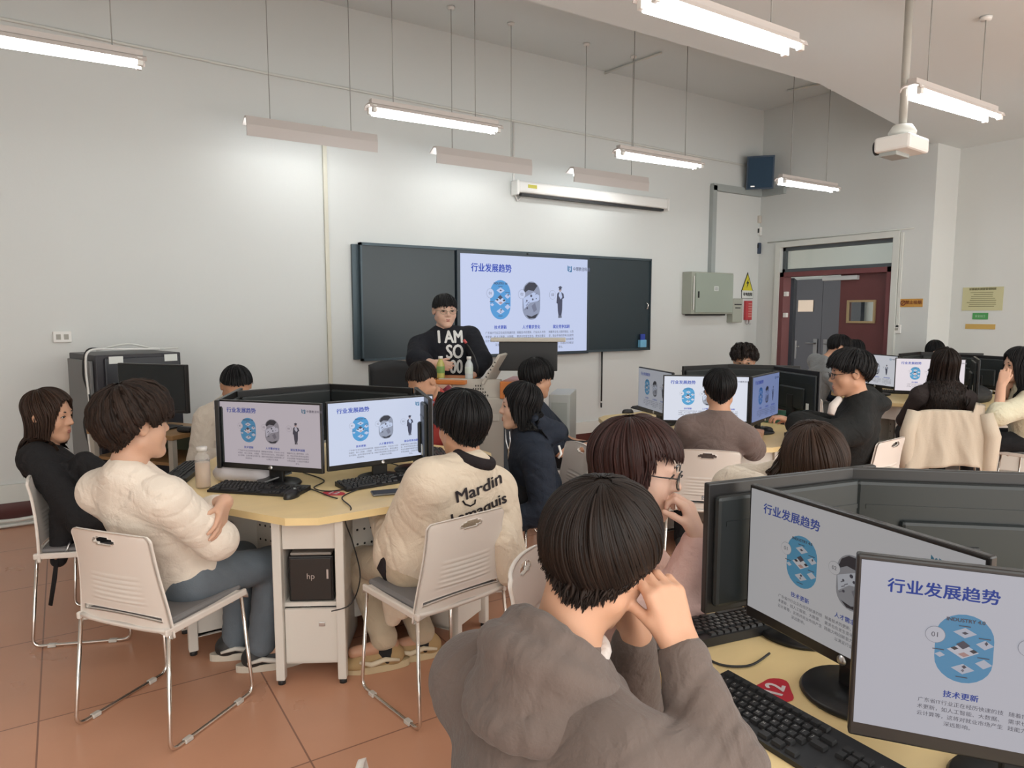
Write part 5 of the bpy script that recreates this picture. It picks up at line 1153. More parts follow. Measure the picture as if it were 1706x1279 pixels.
# ---- a person
def person(label, pelvis, facing, head, hd, skin=SKIN, s=1.0, res=.008, width=1.0, lean=None, twist=0, arms=None, legs=None, standing=False,
           top=None, pants=None, shoes=None, hairspec=None, specs=None, face=True, extra_top=(), extra_body=(), headwide=1.0, foot=None, group=None, ears=True, hs=1.04, shw=.172, neckd=0.0):
    """pelvis, head: world points; facing: heading of the body; hd = (heading, pitch, roll) of the head"""
    f = heading(facing); r = np.cross(f, UP0); pelvis = np.asarray(pelvis, float); head = np.asarray(head, float)
    hf = heading(hd[0]); hp, hr_ = rad(hd[1]), rad(hd[2]); hfw = hf*math.cos(hp)+UP0*math.sin(hp); hup = UP0*math.cos(hp)-hf*math.sin(hp); hrt = np.cross(hfw, hup)
    hup2 = hup*math.cos(hr_)+hrt*math.sin(hr_); R = frame(hfw, hup2); hS = s*hs
    N = head-R[2]*.150*hS-R[1]*.036*hS-UP0*(.02+neckd)
    ax = unit(N-pelvis); fr = heading(facing+twist); fr = unit(fr-ax*(fr@ax)); rr = np.cross(fr, ax); TR = np.stack([rr, fr, ax]); L = np.linalg.norm(N-pelvis)
    at = lambda x, y, z: pelvis+rr*x+fr*y+ax*z
    sh = {q: at(q*shw*s*width, -.012, L-.082) for q in (-1, 1)}
    PR = np.stack([r, f, UP0])
    arms = arms or {}; A = {}
    for q, nm in ((-1, 'L'), (1, 'R')):
        a = arms.get(nm)
        if a is None:
            e = sh[q]+ax*-.24*s+f*.10+rr*q*.05; wri = e+f*.20*s-rr*q*.10+UP0*.0; a = dict(e=e, w=wri)
        a = dict(a); a['e'] = np.asarray(a['e'], float); a['w'] = np.asarray(a['w'], float)
        A[q] = a
    Lg = {}
    for q, nm in ((-1, 'L'), (1, 'R')):
        hip = pelvis+r*q*.09*s*width+V3(0, 0, -.02)
        if legs and nm in legs: kn, an = map(np.asarray, legs[nm])
        elif standing: kn = hip+V3(0, 0, -.42)+f*.03; an = V3(hip[0], hip[1], .09)
        else: kn = hip+f*.40*s+r*q*.04; kn[2] = .51; an = kn+f*.0+V3(0, 0, 0); an = V3(kn[0], kn[1], .085)-f*.03
        fh = heading(foot) if foot is not None else f
        Lg[q] = (hip, kn.astype(float), an.astype(float), fh)
    def torso(t, w=width):
        p = [el(pelvis+UP0*.02, TR, V3(.158*w+t, .110+t, .115+t)*1.0, .05), el(at(0, .008, L*.38), TR, V3(.132*w+t, .096*w+t, .17+t), .05), el(at(0, -.002, L*.66), TR, V3(.148*w+t, .098*w+t, .165+t), .05)]
        p += [rc(sh[-1]*.9+sh[1]*.1, sh[1]*.9+sh[-1]*.1, .046+t, .046+t, .045)]
        for q in (-1, 1): p += [rc(N+ax*.004, sh[q]+ax*.004, .050+t*.6, .040+t, .05)]
        return p
    def arm(t, q, cut=None, t2=None):
        a = A[q]; e, w_ = a['e'], a['w']; t2 = t if t2 is None else t2
        if cut is not None: w_ = e+(w_-e)*cut
        return [rc(sh[q], e, (.047+t)*s, (.038+t)*s, .035), rc(e, w_, (.038+t)*s, (.027+t2+(.005 if cut is None else .003))*s, .02)]
    # -- body: one continuous surface
    p = head_prims(head, R, hS, headwide, ears)+[rc(N-ax*.03, head+(R.T@V3(0, -.022, -.055))*hS, .060*s, .054*s, .03)]+torso(0)
    for q in (-1, 1):
        p += arm(0, q); a = A[q]; d = unit(a['w']-a['e'])
        hd_ = np.asarray(a.get('d', d), float); hn = np.asarray(a.get('n', -UP0+.01*r), float)
        p += hand_prims(a['w']+unit(hd_)*.012, hd_, hn, q > 0, s*.98, a.get('curl', (.45, .45, .5, .55)), a.get('thumb', (.5, .4)))
        hip, kn, an, fh = Lg[q]; p += [rc(hip, kn, .082*s*width, .055*s, .05), rc(kn, an, .053*s, .036*s, .03), el(kn*.65+an*.35-fh*.015, np.stack([np.cross(fh, UP0), fh, UP0]), V3(.040, .042, .10)*s, .03)]
        p += [rc(an-UP0*.035-fh*.03, an-UP0*.05+fh*.13, .034, .026, .03)]
    p += list(extra_body)
    body = link_mesh('person', *grow(p, res), skin); tag(body, label, 'person', group)
    # -- clothes
    if top:
        t = top.get('t', .014); tp = torso(t); q_ = top.get('res', res)
        cuts = []
        for q in (-1, 1): tp += arm(t+top.get('ta', 0), q, top.get('sleeve', .90), top.get('tw', None))
        if top.get('short'):
            tp = torso(t)
            for q in (-1, 1): e = A[q]['e']; tp += [rc(sh[q], sh[q]+(e-sh[q])*.78, .052+t, .056+t, .035)]
        if top.get('collar'): tp += [rc(N-ax*.02, N+ax*top['collar'], .068, .062, .02)]
        tp += list(extra_top); V, F = grow(tp, q_, top.get('folds', (.005, 26, 3)))
        o = link_mesh(top.get('name', 'top'), V, F, top['m'], body); topVF = (V, F)
        if top.get('text'): top['text'](o, dict(at=at, rr=rr, fr=fr, ax=ax, L=L), V, F)
    pm = pants or mat('trousers_black', (.02, .02, .022), .8); pp = [el(pelvis+UP0*.015, TR, V3(.172*width, .128, .125), .05)]
    for q in (-1, 1):
        hip, kn, an, fh = Lg[q]; pp += [rc(hip, kn, .094*s*width, .070*s, .05), rc(kn, an+UP0*.0, .070*s, .058*s, .03)]
    link_mesh('trousers', *grow(pp, max(res, .008), (.006, 24, 7)), pm, body)
    sm = shoes or (mat('shoe_dark', (.03, .03, .03), .6), mat('shoe_sole', (.5, .48, .44), .6))
    for q in (-1, 1):
        hip, kn, an, fh = Lg[q]; b = V3(an[0], an[1], 0); rt = np.cross(fh, UP0); Fm = np.stack([rt, fh, UP0])
        sp = [rc(b-fh*.045+UP0*.055, b+fh*.10+UP0*.045, .042, .036, .03), rc(b-fh*.03+UP0*.06, b-fh*.01+UP0*.105, .042, .044, .02), el(b+fh*.125+UP0*.038, Fm, V3(.045, .065, .034), .03)]
        so = link_mesh('shoe', *grow(sp, .007, None, [(V3(0, 0, .022), V3(0, 0, -1))]), sm[0], body)
        m = MB(); n = 26; pts = []
        for k in range(n): a = 2*PI*k/n; y = .04+.150*math.sin(a); x = (.047 if y > .05 else .042)*math.cos(a)*(1-.12*abs(math.sin(a))); pts.append((x, y))
        Ms = Matrix(((rt[0], fh[0], 0, b[0]), (rt[1], fh[1], 0, b[1]), (0, 0, 1, 0), (0, 0, 0, 1))); m.prism(pts, .001, .032, 0, Ms); m.obj('sole', sm[1], so)
        if len(sm) > 3: link_mesh('sock', *grow([rc(V3(b[0], b[1], .06)-fh*.015, an-UP0*.005, .047, .046, .02)], .008), sm[3], body)
        if len(sm) > 2:
            g = MB()
            for sx in (-1, 1): g.tube([b+rt*sx*.046-fh*.06+UP0*.05, b+rt*sx*.049+fh*.0+UP0*.062, b+rt*sx*.048+fh*.06+UP0*.045, b+rt*sx*.043+fh*.11+UP0*.06], [.006, .011, .012, .006], 8)
            for k in range(4): g.tube([b-rt*.02+fh*(.04+.02*k)+UP0*(.088-.010*k), b+rt*.02+fh*(.04+.02*k)+UP0*(.088-.010*k)], .004, 6)
            g.obj('shoe_trim', sm[2], so)
    if face: face_parts(body, head, R, hS, specs, headwide)
    if hairspec:
        hairspec = dict(hairspec)
        if hairspec.pop('drape', False): hairspec['avoid'] = topVF
        hair(body, head, R, hS, **hairspec)
    return body, dict(N=N, R=R, at=at, rr=rr, fr=fr, ax=ax, L=L, sh=sh, A=A, H=head, hS=hS)
def cloth(name, col, rough=.85, bump=.18, bscale=160, wr=.5):
    if name in MATS: return MATS[name]
    m = mat(name, col, rough, bump=bump, bscale=bscale, var=.06, vscale=8); nt = m.node_tree; b = nt.nodes['Principled BSDF']; b.inputs['Specular IOR Level'].default_value = .25
    b.inputs['Sheen Weight'].default_value = .12 if max(col) > .1 else .0; b.inputs['Sheen Roughness'].default_value = .6
    tc = nt.nodes.new('ShaderNodeTexCoord'); n = nt.nodes.new('ShaderNodeTexNoise'); n.inputs['Scale'].default_value = 11; n.inputs['Detail'].default_value = 2.5; n.inputs['Distortion'].default_value = 1.4
    nt.links.new(tc.outputs['Object'], n.inputs['Vector']); bp = nt.nodes.new('ShaderNodeBump'); bp.inputs['Strength'].default_value = wr; bp.inputs['Distance'].default_value = .022
    nt.links.new(n.outputs['Fac'], bp.inputs['Height']); old = b.inputs['Normal'].links[0].from_node; nt.links.new(bp.outputs[0], old.inputs['Normal']); return m
def lettering_on(target_V, target_F, vs, fs, origin, xd, yd, nd, m, parent, name='lettering', lift=.005):
    """flat lettering laid onto a garment: every point is pushed along -nd until it meets the cloth"""
    bvh = BVHTree.FromPolygons([tuple(v) for v in target_V], [tuple(int(i) for i in f) for f in target_F])
    bm = bmesh.new(); vv = [bm.verts.new((x, y, 2*layer(i, len(vs)))) for i, (x, y) in enumerate(vs)]
    for f in fs:
        try: bm.faces.new([vv[i] for i in f])
        except ValueError: pass
    bmesh.ops.triangulate(bm, faces=list(bm.faces))
    for _ in range(2):
        es = [e for e in bm.edges if e.calc_length() > .010]
        if es: bmesh.ops.subdivide_edges(bm, edges=es, cuts=1); bmesh.ops.triangulate(bm, faces=list(bm.faces))
    bm.verts.index_update(); out = []
    for v in bm.verts:
        p = origin+xd*v.co.x+yd*v.co.y; hit = bvh.ray_cast(Vector(p+nd*.35), Vector(-nd), .7); q = np.array(hit[0])+np.array(nd)*(lift+v.co.z) if hit[0] else p; out.append(tuple(q))
    mb = MB(); mb.add(out, [[v.index for v in f.verts] for f in bm.faces]); bm.free(); return mb.obj(name, m, parent)
# ================================================================== THE CAST
C_blackknit = cloth('black_wool', (.016, .015, .016)); C_white = cloth('white_sweat', (.76, .67, .57)); C_creamj = cloth('cream_jacket', (.72, .61, .48)); C_hood = cloth('taupe_fleece', (.130, .098, .084)); C_brownT = cloth('brown_tee', (.150, .108, .096)); C_navy = cloth('navy_polo', (.020, .026, .040)); C_pink = cloth('pink_cardigan', (.66, .44, .39)); C_red = cloth('red_top', (.42, .055, .045)); C_grey = cloth('grey_tee', (.24, .25, .25)); C_knit = cloth('cream_knit', (.66, .62, .46), bump=.6, bscale=60); C_fleece = cloth('cream_fleece', (.62, .54, .44), bump=.5, bscale=90); C_ink = cloth('dark_brown_coat', (.035, .027, .026)); C_creamtop = cloth('cream_top', (.62, .54, .45))
C_jean = mat('blue_denim', (.125, .150, .175), .8, var=.25, vscale=10, bump=.2, bscale=250); C_jean2 = mat('grey_denim', (.16, .165, .16), .8, var=.2, vscale=10); C_beige = cloth('beige_trousers', (.52, .42, .30)); C_blackp = cloth('black_trousers', (.018, .018, .020))
S_bw = (mat('shoe_black', (.02, .02, .021), .5), mat('shoe_sole_cream', (.62, .56, .47), .6), mat('shoe_white', (.66, .62, .56), .5)); S_tan = (mat('shoe_tan', (.42, .28, .13), .75), mat('shoe_sole_tan', (.58, .46, .28), .7), mat('lace_cream', (.68, .58, .42), .7), mat('sock_black', (.012, .012, .013), .9))
hsp = lambda m, E, **k: dict(m=m, E=E, **k)

# man in the white sweater, arms folded
b, k = person('man in white sweater and blue jeans seen from behind with folded arms', CP(-1.325, 2.64, .53), 68, P(225, 707, 2.52), (54, 0, 0), SKIN, res=.0055, hs=1.08,
    arms=dict(R=dict(e=P(362, 900, 2.60), w=P(290, 885, 2.82)), L=dict(e=P(250, 890, 3.0), w=P(374, 836, 2.62), d=P(362, 905, 2.49)-P(374, 836, 2.62), n=heading(175), curl=(.22, .2, .22, .28), thumb=(.3, .3))),
    legs=dict(R=(P(452, 938, 3.02), P(436, 1072, 3.02)), L=(P(402, 930, 3.16), P(392, 1062, 3.12))), foot=20,
    top=dict(m=C_white, t=.024, ta=.010, tw=.014, name='sweater', folds=(.008, 20, 5), collar=.01), pants=C_jean, shoes=S_bw,
    hairspec=hsp(H_FLUFF, ((0, 6), (35, 4), (60, -6), (78, -12), (90, 4), (108, -18), (130, -42), (180, -50)), vol=.030, jag=3, groove=.004, nphi=260, locks=420, seed=2, fluff=.004, hang=((0, .02), (60, .0), (180, .02)), tilt=18, lockr=.005))

# long-haired woman in the black blazer
b, k = person('woman in black blazer with long straight hair, sitting apart in profile', CP(-2.07, 3.35, .52), 11, P(82, 692, 3.46), (4, -6, 0), SKIN_W, res=.0065, shw=.150, width=.9,
    arms=dict(R=dict(e=P(140, 872, 3.24), w=P(232, 846, 3.30)), L=dict(e=P(190, 860, 3.72), w=P(250, 842, 3.50))),
    top=dict(m=C_blackknit, t=.018, ta=.006, name='blazer', folds=(.006, 20, 4)), pants=C_blackp,
    extra_top=[rc(P(112, 860, 3.30), P(98, 932, 3.27), .075, .035, .04), rc(P(140, 772, 3.40), P(205, 815, 3.40), .060, .055, .05)],
    hairspec=hsp(H_BROWN, E_LONG, hang=((0, .0), (38, .02), (56, .10), (80, .22), (110, .29), (180, .31)), vol=.010, drape=True, jag=2, groove=.003, nphi=240, locks=240, seed=5, part=8, flare=.03, down=(-.10*RGT[0], -.10*RGT[1], -1)))
MB().tube([P(95, 925, 3.24), P(91, 962, 3.24), P(84, 1008, 3.25)], [.012, .014, .012], 8, flat=.4).obj('belt', C_blackknit, b)
MB().tube([P(105, 928, 3.24), P(112, 915, 3.22), P(118, 900, 3.24)], .006, 6).obj('buckle', M_steel, b)

# man in the cream jacket with dark lettering
def jacket_text(o, t, V, F):
    md = mat('print_dark', (.022, .016, .020), .8)
    vs, fs = text_geo('Mardin', .068, 'CENTER', .0016, 1.0, .10); org = P(800, 838, 2.6); nd = unit(EYE-org); nd[2] = 0; nd = unit(nd); xd = np.cross(UP0, nd); yd = UP0
    c_, s_ = math.cos(rad(13)), math.sin(rad(13)); x2 = xd*c_+yd*s_; y2 = yd*c_-xd*s_
    lettering_on(V, F, vs, fs, org, x2, y2, nd, md, o)
    m = MB(); m.tube([(-.070, .0, 0), (-.064, -.018, 0), (-.046, -.032, 0), (-.028, -.028, 0), (-.022, -.012, 0)], .0035, 6, flat=.2)
    lettering_on(V, F, [(v[0], v[1]) for v in m.v], [f for f in m.f if len(f) == 4], org, x2, y2, nd, md, o, 'flourish')
    vs, fs = text_geo('Lamaquis', .062, 'CENTER', .0016, 1.0, .10); lettering_on(V, F, vs, fs, P(800, 876, 2.6), x2, y2, nd, md, o)
b, k = person('man in cream jacket with dark lettering on its back and tan shoes', CP(-.35, 2.80, .53), 132, P(769, 708, 2.84), (128, -6, 0), SKIN_W, res=.0055, hs=1.06,
    arms=dict(L=dict(e=P(662, 905, 2.90), w=P(628, 850, 3.12)), R=dict(e=P(838, 920, 2.90), w=P(770, 900, 3.20))),
    legs=dict(L=(P(598, 935, 3.20), P(640, 1062, 3.02)), R=(P(650, 930, 3.36), P(703, 1052, 3.12))), foot=196,
    top=dict(m=C_creamj, t=.036, ta=.018, tw=.018, name='jacket', folds=(.009, 17, 8), text=jacket_text), pants=C_beige, shoes=S_tan,
    extra_top=[rc(P(652, 930, 2.92), P(655, 1030, 2.93), .075, .035, .05), rc(P(690, 940, 2.84), P(672, 1020, 2.88), .05, .03, .06), rc(P(838, 900, 2.80), P(845, 960, 2.82), .055, .035, .05)],
    hairspec=hsp(H_BLACK, E_BOWL, vol=.024, jag=2.5, groove=.0025, nphi=260, locks=260, seed=3, hang=((0, .01), (60, .0), (180, .03)), tilt=16))
N = k['N']; ring = [N+k['ax']*(.050+.012*math.cos(a))+(-k['fr']*math.cos(a)+k['rr']*math.sin(a))*.074 for a in [2*PI*i/24 for i in range(24)]]
MB().tube(ring, .018, 12, closed=True, flat=1.3).obj('collar', cloth('collar_dark', (.022, .017, .019)), b)
MB().tube([P(652, 925, 2.84), P(646, 945, 2.84), P(652, 962, 2.85)], [.035, .045, .03], 12).obj('lining', cloth('collar_dark', (.022, .017, .019)), b)
MB().tube([P(657, 940, 2.79), P(660, 947, 2.79)], .010, 8).obj('red_tab', M_red, b)

# woman in the black hooded jacket
b, k = person('woman in black hooded jacket in profile with long black hair', CP(.15, 3.93, .53), 190, P(866, 676, 3.90), (184, -2, 0), SKIN_P, res=.0065, shw=.17,
    arms=dict(L=dict(e=P(905, 852, 3.74), w=P(835, 872, 3.76)), R=dict(e=P(880, 850, 4.12), w=P(830, 850, 4.0))),
    top=dict(m=C_navy, t=.028, ta=.010, name='hooded_jacket', folds=(.007, 20, 9)), pants=C_blackp,
    extra_top=[el(P(912, 722, 3.94), np.eye(3), (.10, .10, .06), .05), rc(P(895, 702, 3.86), P(930, 718, 3.9), .05, .05, .04)],
    hairspec=hsp(H_BLACK, E_LONG, hang=((0, .0), (38, .02), (58, .08), (85, .15), (120, .17), (180, .16)), vol=.012, drape=True, jag=2, groove=.003, nphi=240, locks=200, seed=7, part=4, down=(.05*RGT[0], .05*RGT[1], -1)))
MB().tube([P(842, 715, 3.76), P(843, 735, 3.74), P(848, 752, 3.74), P(846, 765, 3.74)], .003, 6).tube([P(849, 718, 3.72), P(850, 735, 3.72), P(846, 760, 3.72)], .003, 6).obj('drawstring', M_steel, b)
MB().tube([P(931, 742, 3.80), P(935, 756, 3.79), P(930, 763, 3.79)], .007, 6).obj('sleeve_mark', M_white, b)

# man in the dark polo shirt, forearm on his knee
b, k = person('man in dark polo shirt behind the black-hooded woman, bare forearm resting', CP(.32, 4.98, .53), 5, P(895, 630, 4.86), (28, -10, 0), SKIN_W, res=.008, hs=1.06,
    arms=dict(R=dict(e=P(932, 752, 4.68), w=P(978, 744, 4.78), n=-UP0), L=dict(e=P(945, 735, 5.2), w=P(985, 745, 5.05))),
    legs=dict(R=(P(985, 762, 4.80), CP(.66, 4.76, .085)), L=(P(990, 750, 5.05), CP(.68, 5.0, .085))),
    top=dict(m=C_navy, t=.016, short=True, name='polo_shirt', folds=(.005, 22, 2), collar=.015), pants=C_blackp,
    hairspec=hsp(H_BLACK, E_BOWL, vol=.022, jag=5, nphi=180, locks=140, seed=9, hang=((0, .02), (40, .01), (180, .01))))

# person in red, head bowed
b, k = person('person in red top with bowed head behind the bright screen', CP(-.60, 4.64, .53), -108, P(704, 636, 4.56), (-128, -38, 0), SKIN_W, res=.008,
    top=dict(m=C_red, t=.022, name='red_top', folds=(.006, 22, 6)), pants=C_blackp,
    hairspec=hsp(H_DARK, ((0, 34), (30, 30), (60, 10), (90, 4), (120, -30), (180, -42)), vol=.008, jag=2, nphi=180, locks=80, seed=12))
MB().tube([P(742, 645, 4.66), P(750, 655, 4.66), P(752, 668, 4.64)], [.03, .036, .028], 10).obj('scrunchie', cloth('maroon_band', (.20, .02, .04)), b)
MB().tube([P(735, 655, 4.62), P(728, 680, 4.58), P(722, 705, 4.55)], [.03, .028, .012], 10).obj('ponytail', H_DARK, b)

# person in the cream top behind the pinkish screen
b, k = person('person in cream top, face hidden behind the pinkish screen', CP(-1.70, 4.34, .53), -48, P(394, 645, 4.24), (-62, -44, 0), SKIN_W, res=.008, hs=1.05,
    arms=dict(R=dict(e=P(335, 770, 4.18), w=P(385, 765, 3.95)), L=dict(e=P(470, 760, 4.3), w=P(450, 765, 4.1))),
    top=dict(m=C_creamtop, t=.030, ta=.012, name='cream_top', folds=(.008, 18, 3)), pants=C_blackp,
    hairspec=hsp(H_BLACK, ((0, 42), (30, 38), (60, 22), (90, 6), (120, -30), (180, -44)), vol=.008, jag=1.0, nphi=180, locks=60, seed=13, tilt=40))

# the speaker
def chest_text(o, t, V, F):
    mw = mat('print_white', (.72, .72, .70), .7); nd = unit(t['fr']); xd = -unit(t['rr']); xd = np.cross(UP0, nd); yd = UP0
    c0 = t['at'](0, .16, t['L']*.775)+xd*.035
    for s_, dy, sz, wd, dx in (('I AM', .020, .138, .78, -.01), ('SO', -.104, .155, .74, .02), ('00', -.226, .155, .70, .03)):
        vs, fs = text_geo(s_, sz, 'CENTER', .0045, wd); lettering_on(V, F, vs, fs, c0+yd*dy+xd*dx, xd, yd, nd, mw, o)
b, k = person('man speaking behind the lectern, in black sweater with large white lettering', CP(-.49, 5.70, .95), -76, P(741, 518, 5.60), (-68, -4, 0), SKIN_P, s=1.03, res=.0065, width=1.12, hs=1.0, headwide=1.12, standing=True, shw=.19,
    arms=dict(R=dict(e=P(694, 598, 5.44), w=P(722, 606, 5.28), d=heading(-10)-UP0*.15, n=heading(90)), L=dict(e=P(803, 600, 5.50), w=P(782, 634, 5.34), n=heading(180))),
    top=dict(m=cloth('black_sweat', (.013, .014, .019)), t=.026, ta=.014, sleeve=.45, name='sweater', folds=(.006, 20, 11), text=chest_text, collar=.0), pants=C_blackp, specs=(M_wireframe, .017, .024, .9),
    hairspec=hsp(H_BLACK, E_SHORT, vol=.014, jag=3, nphi=200, locks=160, seed=15))

# woman in pink with dark-rimmed glasses
b, k = person('woman in pale pink cardigan and round dark glasses, hand at her mouth', CP(.22, 2.02, .53), -14, P(1062, 783, 1.93), (-10, -8, 0), SKIN_P, res=.0042, shw=.16, hs=1.10,
    arms=dict(R=dict(e=P(1128, 1010, 1.90), w=P(1166, 897, 1.86), d=P(1140, 828, 1.87)-P(1166, 897, 1.86), n=heading(152), curl=(.74, .80, .86, .9), thumb=(.55, .4)), L=dict(e=P(1120, 990, 2.25), w=P(1170, 1000, 2.1))),
    top=dict(m=C_pink, t=.024, ta=.012, tw=.016, name='cardigan', folds=(.006, 24, 13), res=.006, collar=.005), pants=C_jean2, specs=(M_frame, .0235, .0245, 1.0),
    hairspec=hsp(H_RED, ((0, 11), (25, 13), (40, 17), (60, 18), (78, 6), (95, -14), (120, -20), (180, -24)), hang=((0, .0), (40, .005), (66, .01), (80, .09), (95, .125), (130, .13), (180, .12)), vol=.018, jag=2.5, groove=.002, nphi=320, locks=420, seed=17, tilt=14, flare=.12, part=5, drape=True, ends=.012))

# youth in the hooded top, closest to the camera
HB = P(996, 925, 1.165)
b, k = person('youth in taupe hooded top close to the camera, fist against his cheek', CP(.0, 1.02, .52), 42, HB, (50, -20, 10), SKIN_W, res=.0042, shw=.176, hs=.99, width=.97, neckd=.035,
    arms=dict(R=dict(e=P(1196, 1285, 1.05), w=P(1136, 1080, 1.13), d=P(1108, 990, 1.14)-P(1136, 1080, 1.13), n=heading(118), curl=(.80, .84, .88, .92), thumb=(.55, .25)), L=dict(e=P(1045, 1185, 1.40), w=P(1058, 1060, 1.30), d=UP0+heading(180)*.3, n=heading(200), curl=(.8, .8, .8, .8))),
    top=dict(m=C_hood, t=.026, ta=.010, tw=.012, sleeve=.90, name='hooded_top', folds=(.008, 19, 21), res=.0055), pants=C_blackp,
    hairspec=hsp(H_DARK, E_BOWL, vol=.016, jag=2, groove=.0012, nphi=420, locks=900, seed=19, tilt=30, hang=((0, .015), (60, .0), (120, .008), (180, .035)), lockr=.0024, sweep=.35, ends=.008))
N, fr, rr, ax = k['N'], k['fr'], k['rr'], k['ax']
HP = []; prev = None
for i in range(23):                                                 # a folded-down hood: a thick cape from the neck outwards, deepest at the back
    a = rad(-125+250*i/22); bk = max(0, math.cos(a*.72))**1.5; hz = -fr*math.cos(a)+rr*math.sin(a)
    ci = N+hz*.076+ax*(.078*bk+.012); cm = N+hz*(.094+.016*bk)+ax*(.062*bk-.012); co = N+hz*(.098+.022*bk)-ax*(.028+.030*bk)
    HP += [rc(ci, cm, .014, .020, .018), rc(cm, co, .020, .022, .018)]
    if prev is not None: HP += [rc(prev[0], ci, .014, .014, .018), rc(prev[1], cm, .020, .020, .02), rc(prev[2], co, .024, .024, .018)]
    prev = (ci, cm, co)
V, F = grow(HP, .0055, (.006, 20, 31)); link_mesh('hood', V, F, C_hood, b)
ring = [N+ax*(.040-.016*math.cos(a))+(-fr*math.cos(a)*.072+rr*math.sin(a)*.074) for a in [2*PI*i/28 for i in range(28)]]
MB().tube(ring, .012, 10, closed=True).obj('shirt_collar', cloth('shirt_white', (.62, .56, .52)), b)

# man in the brown T-shirt
b, k = person('man in brown T-shirt seen from behind at the bright middle screen', CP(1.155, 4.01, .51), 76, P(1199, 650, 4.06), (80, -2, 0), SKIN_W, res=.0075, hs=.98, width=.98,
    arms=dict(R=dict(e=P(1258, 752, 4.18), w=P(1262, 726, 4.40)), L=dict(e=P(1130, 752, 4.25), w=P(1140, 722, 4.45))),
    top=dict(m=C_brownT, t=.018, short=True, name='t_shirt', folds=(.005, 22, 14), collar=.0), pants=C_blackp,
    hairspec=hsp(H_BLACK, E_SHORT, vol=.016, jag=3, groove=.0025, nphi=200, locks=200, seed=23, tilt=24, hang=((0, 0), (120, .0), (180, .03))))

# curly-haired person behind the monitors
b, k = person('curly-haired person whose brow shows above the middle monitors', CP(1.97, 5.95, .55), -112, P(1240, 601, 5.80), (-108, -12, 0), SKIN_W, res=.009, specs=(M_wireframe, .016, .023, .9),
    top=dict(m=C_grey, t=.022, name='top', folds=(.006, 22, 6)), pants=C_blackp,
    hairspec=hsp(H_DARK, E_SHORT, vol=.026, jag=7, groove=.008, nphi=160, locks=220, seed=25, fluff=.008))

# person with long brown hair, bowed over the near desk
b, k = person('person with long brown parted hair bowed over the near desk', CP(1.00, 2.66, .50), -96, P(1352, 772, 2.34), (-92, -52, 0), SKIN, res=.0065, shw=.17,
    arms=dict(R=dict(e=P(1225, 815, 2.26), w=P(1290, 830, 2.05)), L=dict(e=P(1480, 815, 2.36), w=P(1420, 830, 2.05))),
    top=dict(m=C_fleece, t=.026, ta=.008, name='fleece', folds=(.010, 20, 15)), pants=C_blackp,
    hairspec=hsp(H_BROWN, E_LONG, hang=((0, .16), (30, .18), (50, .24), (80, .26), (105, .16), (130, .03), (180, .0)), vol=.018, jag=2, groove=.0015, nphi=260, locks=320, seed=27, part=12, tilt=46, flare=.05, drape=True, ends=.015))

# man in the black jacket with glasses
b, k = person('man in black jacket and dark glasses, in profile', CP(2.12, 4.30, .54), 146, P(1416, 622, 4.12), (168, -8, 0), SKIN_W, res=.007, hs=1.06, width=1.06,
    arms=dict(L=dict(e=P(1385, 724, 4.00), w=P(1326, 704, 4.10), n=-UP0), R=dict(e=P(1400, 715, 4.5), w=P(1340, 702, 4.4))),
    top=dict(m=cloth('black_jacket', (.014, .015, .015)), t=.034, ta=.014, name='jacket', folds=(.007, 19, 16)), pants=C_blackp, specs=(M_frame, .017, .024, .75),
    extra_top=[el(P(1455, 672, 4.2), np.eye(3), (.11, .10, .06), .05)],
    hairspec=hsp(H_BLACK, ((0, 12), (35, 10), (60, 0), (78, -6), (92, 6), (108, -16), (130, -42), (180, -50)), vol=.026, jag=4, groove=.004, nphi=220, locks=260, seed=29, fluff=.003))
MB().tube([P(1398, 664, 4.02), P(1388, 676, 3.98), P(1384, 690, 3.97)], [.018, .024, .02], 10).obj('shirt_collar', cloth('shirt_white', (.62, .56, .52)), b)

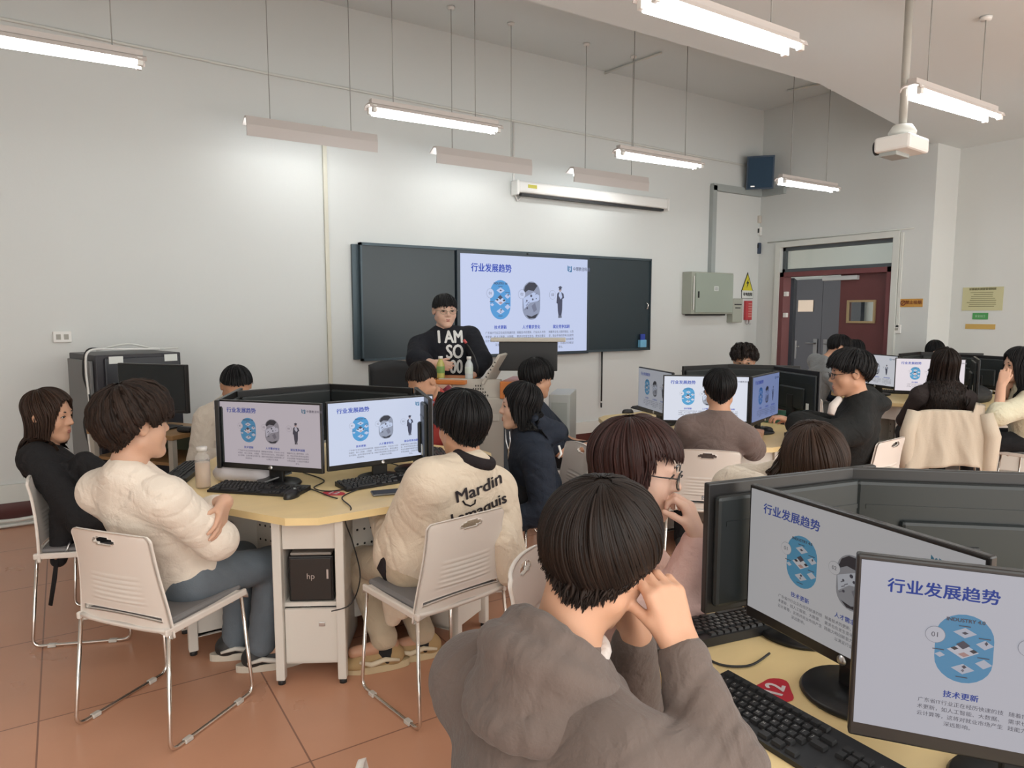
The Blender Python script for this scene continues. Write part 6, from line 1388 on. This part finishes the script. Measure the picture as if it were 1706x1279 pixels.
# stooping person in grey by the doorway, and the head beyond
b, k = person('person in grey T-shirt stooping on the chair by the dark doorway', CP(3.15, 7.28, .56), 8, P(1398, 580, 7.05), (-10, -30, 0), SKIN_W, res=.009,
    arms=dict(R=dict(e=P(1400, 650, 6.95), w=P(1425, 665, 6.9)), L=dict(e=P(1420, 640, 7.4), w=P(1440, 660, 7.3))),
    top=dict(m=C_grey, t=.018, short=True, name='t_shirt', folds=(.006, 20, 17)), pants=C_jean2, hairspec=hsp(H_BLACK, E_SHORT, vol=.016, jag=4, nphi=140, locks=80, seed=31))
b, k = person('person of whom only dark hair shows above the black-jacketed man', CP(3.75, 7.62, .54), -96, P(1424, 587, 7.5), (-100, -10, 0), SKIN_W, res=.010,
    top=dict(m=C_navy, t=.02, name='top', folds=(.006, 20, 18)), hairspec=hsp(H_BLACK, E_SHORT, vol=.016, jag=4, nphi=140, locks=60, seed=33))
# woman with very long hair at the far desk
b, k = person('woman with very long dark hair seen from behind on the jacket-draped chair', CP(3.47, 5.60, .54), 72, P(1574, 608, 5.54), (75, 0, 0), SKIN, res=.008, shw=.165,
    top=dict(m=C_ink, t=.022, name='dark_top', folds=(.006, 20, 19)), pants=C_blackp, shoes=(mat('shoe_pale', (.5, .46, .42), .6), mat('shoe_sole', (.5, .48, .44), .6)),
    hairspec=hsp(H_DARK, E_LONG, hang=((0, .0), (38, .05), (60, .25), (90, .36), (130, .40), (180, .42)), vol=.014, drape=True, jag=2, groove=.004, nphi=200, locks=200, seed=35, flare=.20))
b, k = person('person whose dark hair only shows over the far monitors', CP(4.50, 7.50, .54), -117, P(1557, 588, 7.40), (-117, -28, 0), SKIN, res=.010,
    top=dict(m=C_blackknit, t=.02, name='top', folds=(.006, 20, 20)), hairspec=hsp(H_BLACK, E_LONG, hang=((0, 0), (60, .1), (180, .2)), vol=.010, jag=2, nphi=140, locks=60, seed=37))
# woman at the picture edge, hands at her mouth
b, k = person('woman in cream knit at the picture edge, hands joined at her mouth', CP(4.16, 5.48, .54), 150, P(1698, 607, 5.42), (172, -8, 0), SKIN, res=.0075, shw=.165,
    arms=dict(L=dict(e=P(1663, 692, 5.24), w=P(1668, 642, 5.30), d=UP0+heading(0)*.25, n=heading(60), curl=(.5, .5, .6, .6)), R=dict(e=P(1676, 690, 5.66), w=P(1674, 642, 5.50), d=UP0*.6+heading(-30), n=heading(-90), curl=(.5, .5, .6, .6))),
    top=dict(m=C_knit, t=.028, ta=.014, sleeve=.14, name='knit_sweater', folds=(.007, 22, 22)), pants=C_blackp,
    hairspec=hsp(H_BLACK, E_LONG, hang=((0, .0), (38, .05), (56, .22), (90, .32), (180, .34)), vol=.012, drape=True, jag=2, nphi=180, locks=140, seed=39, part=6))
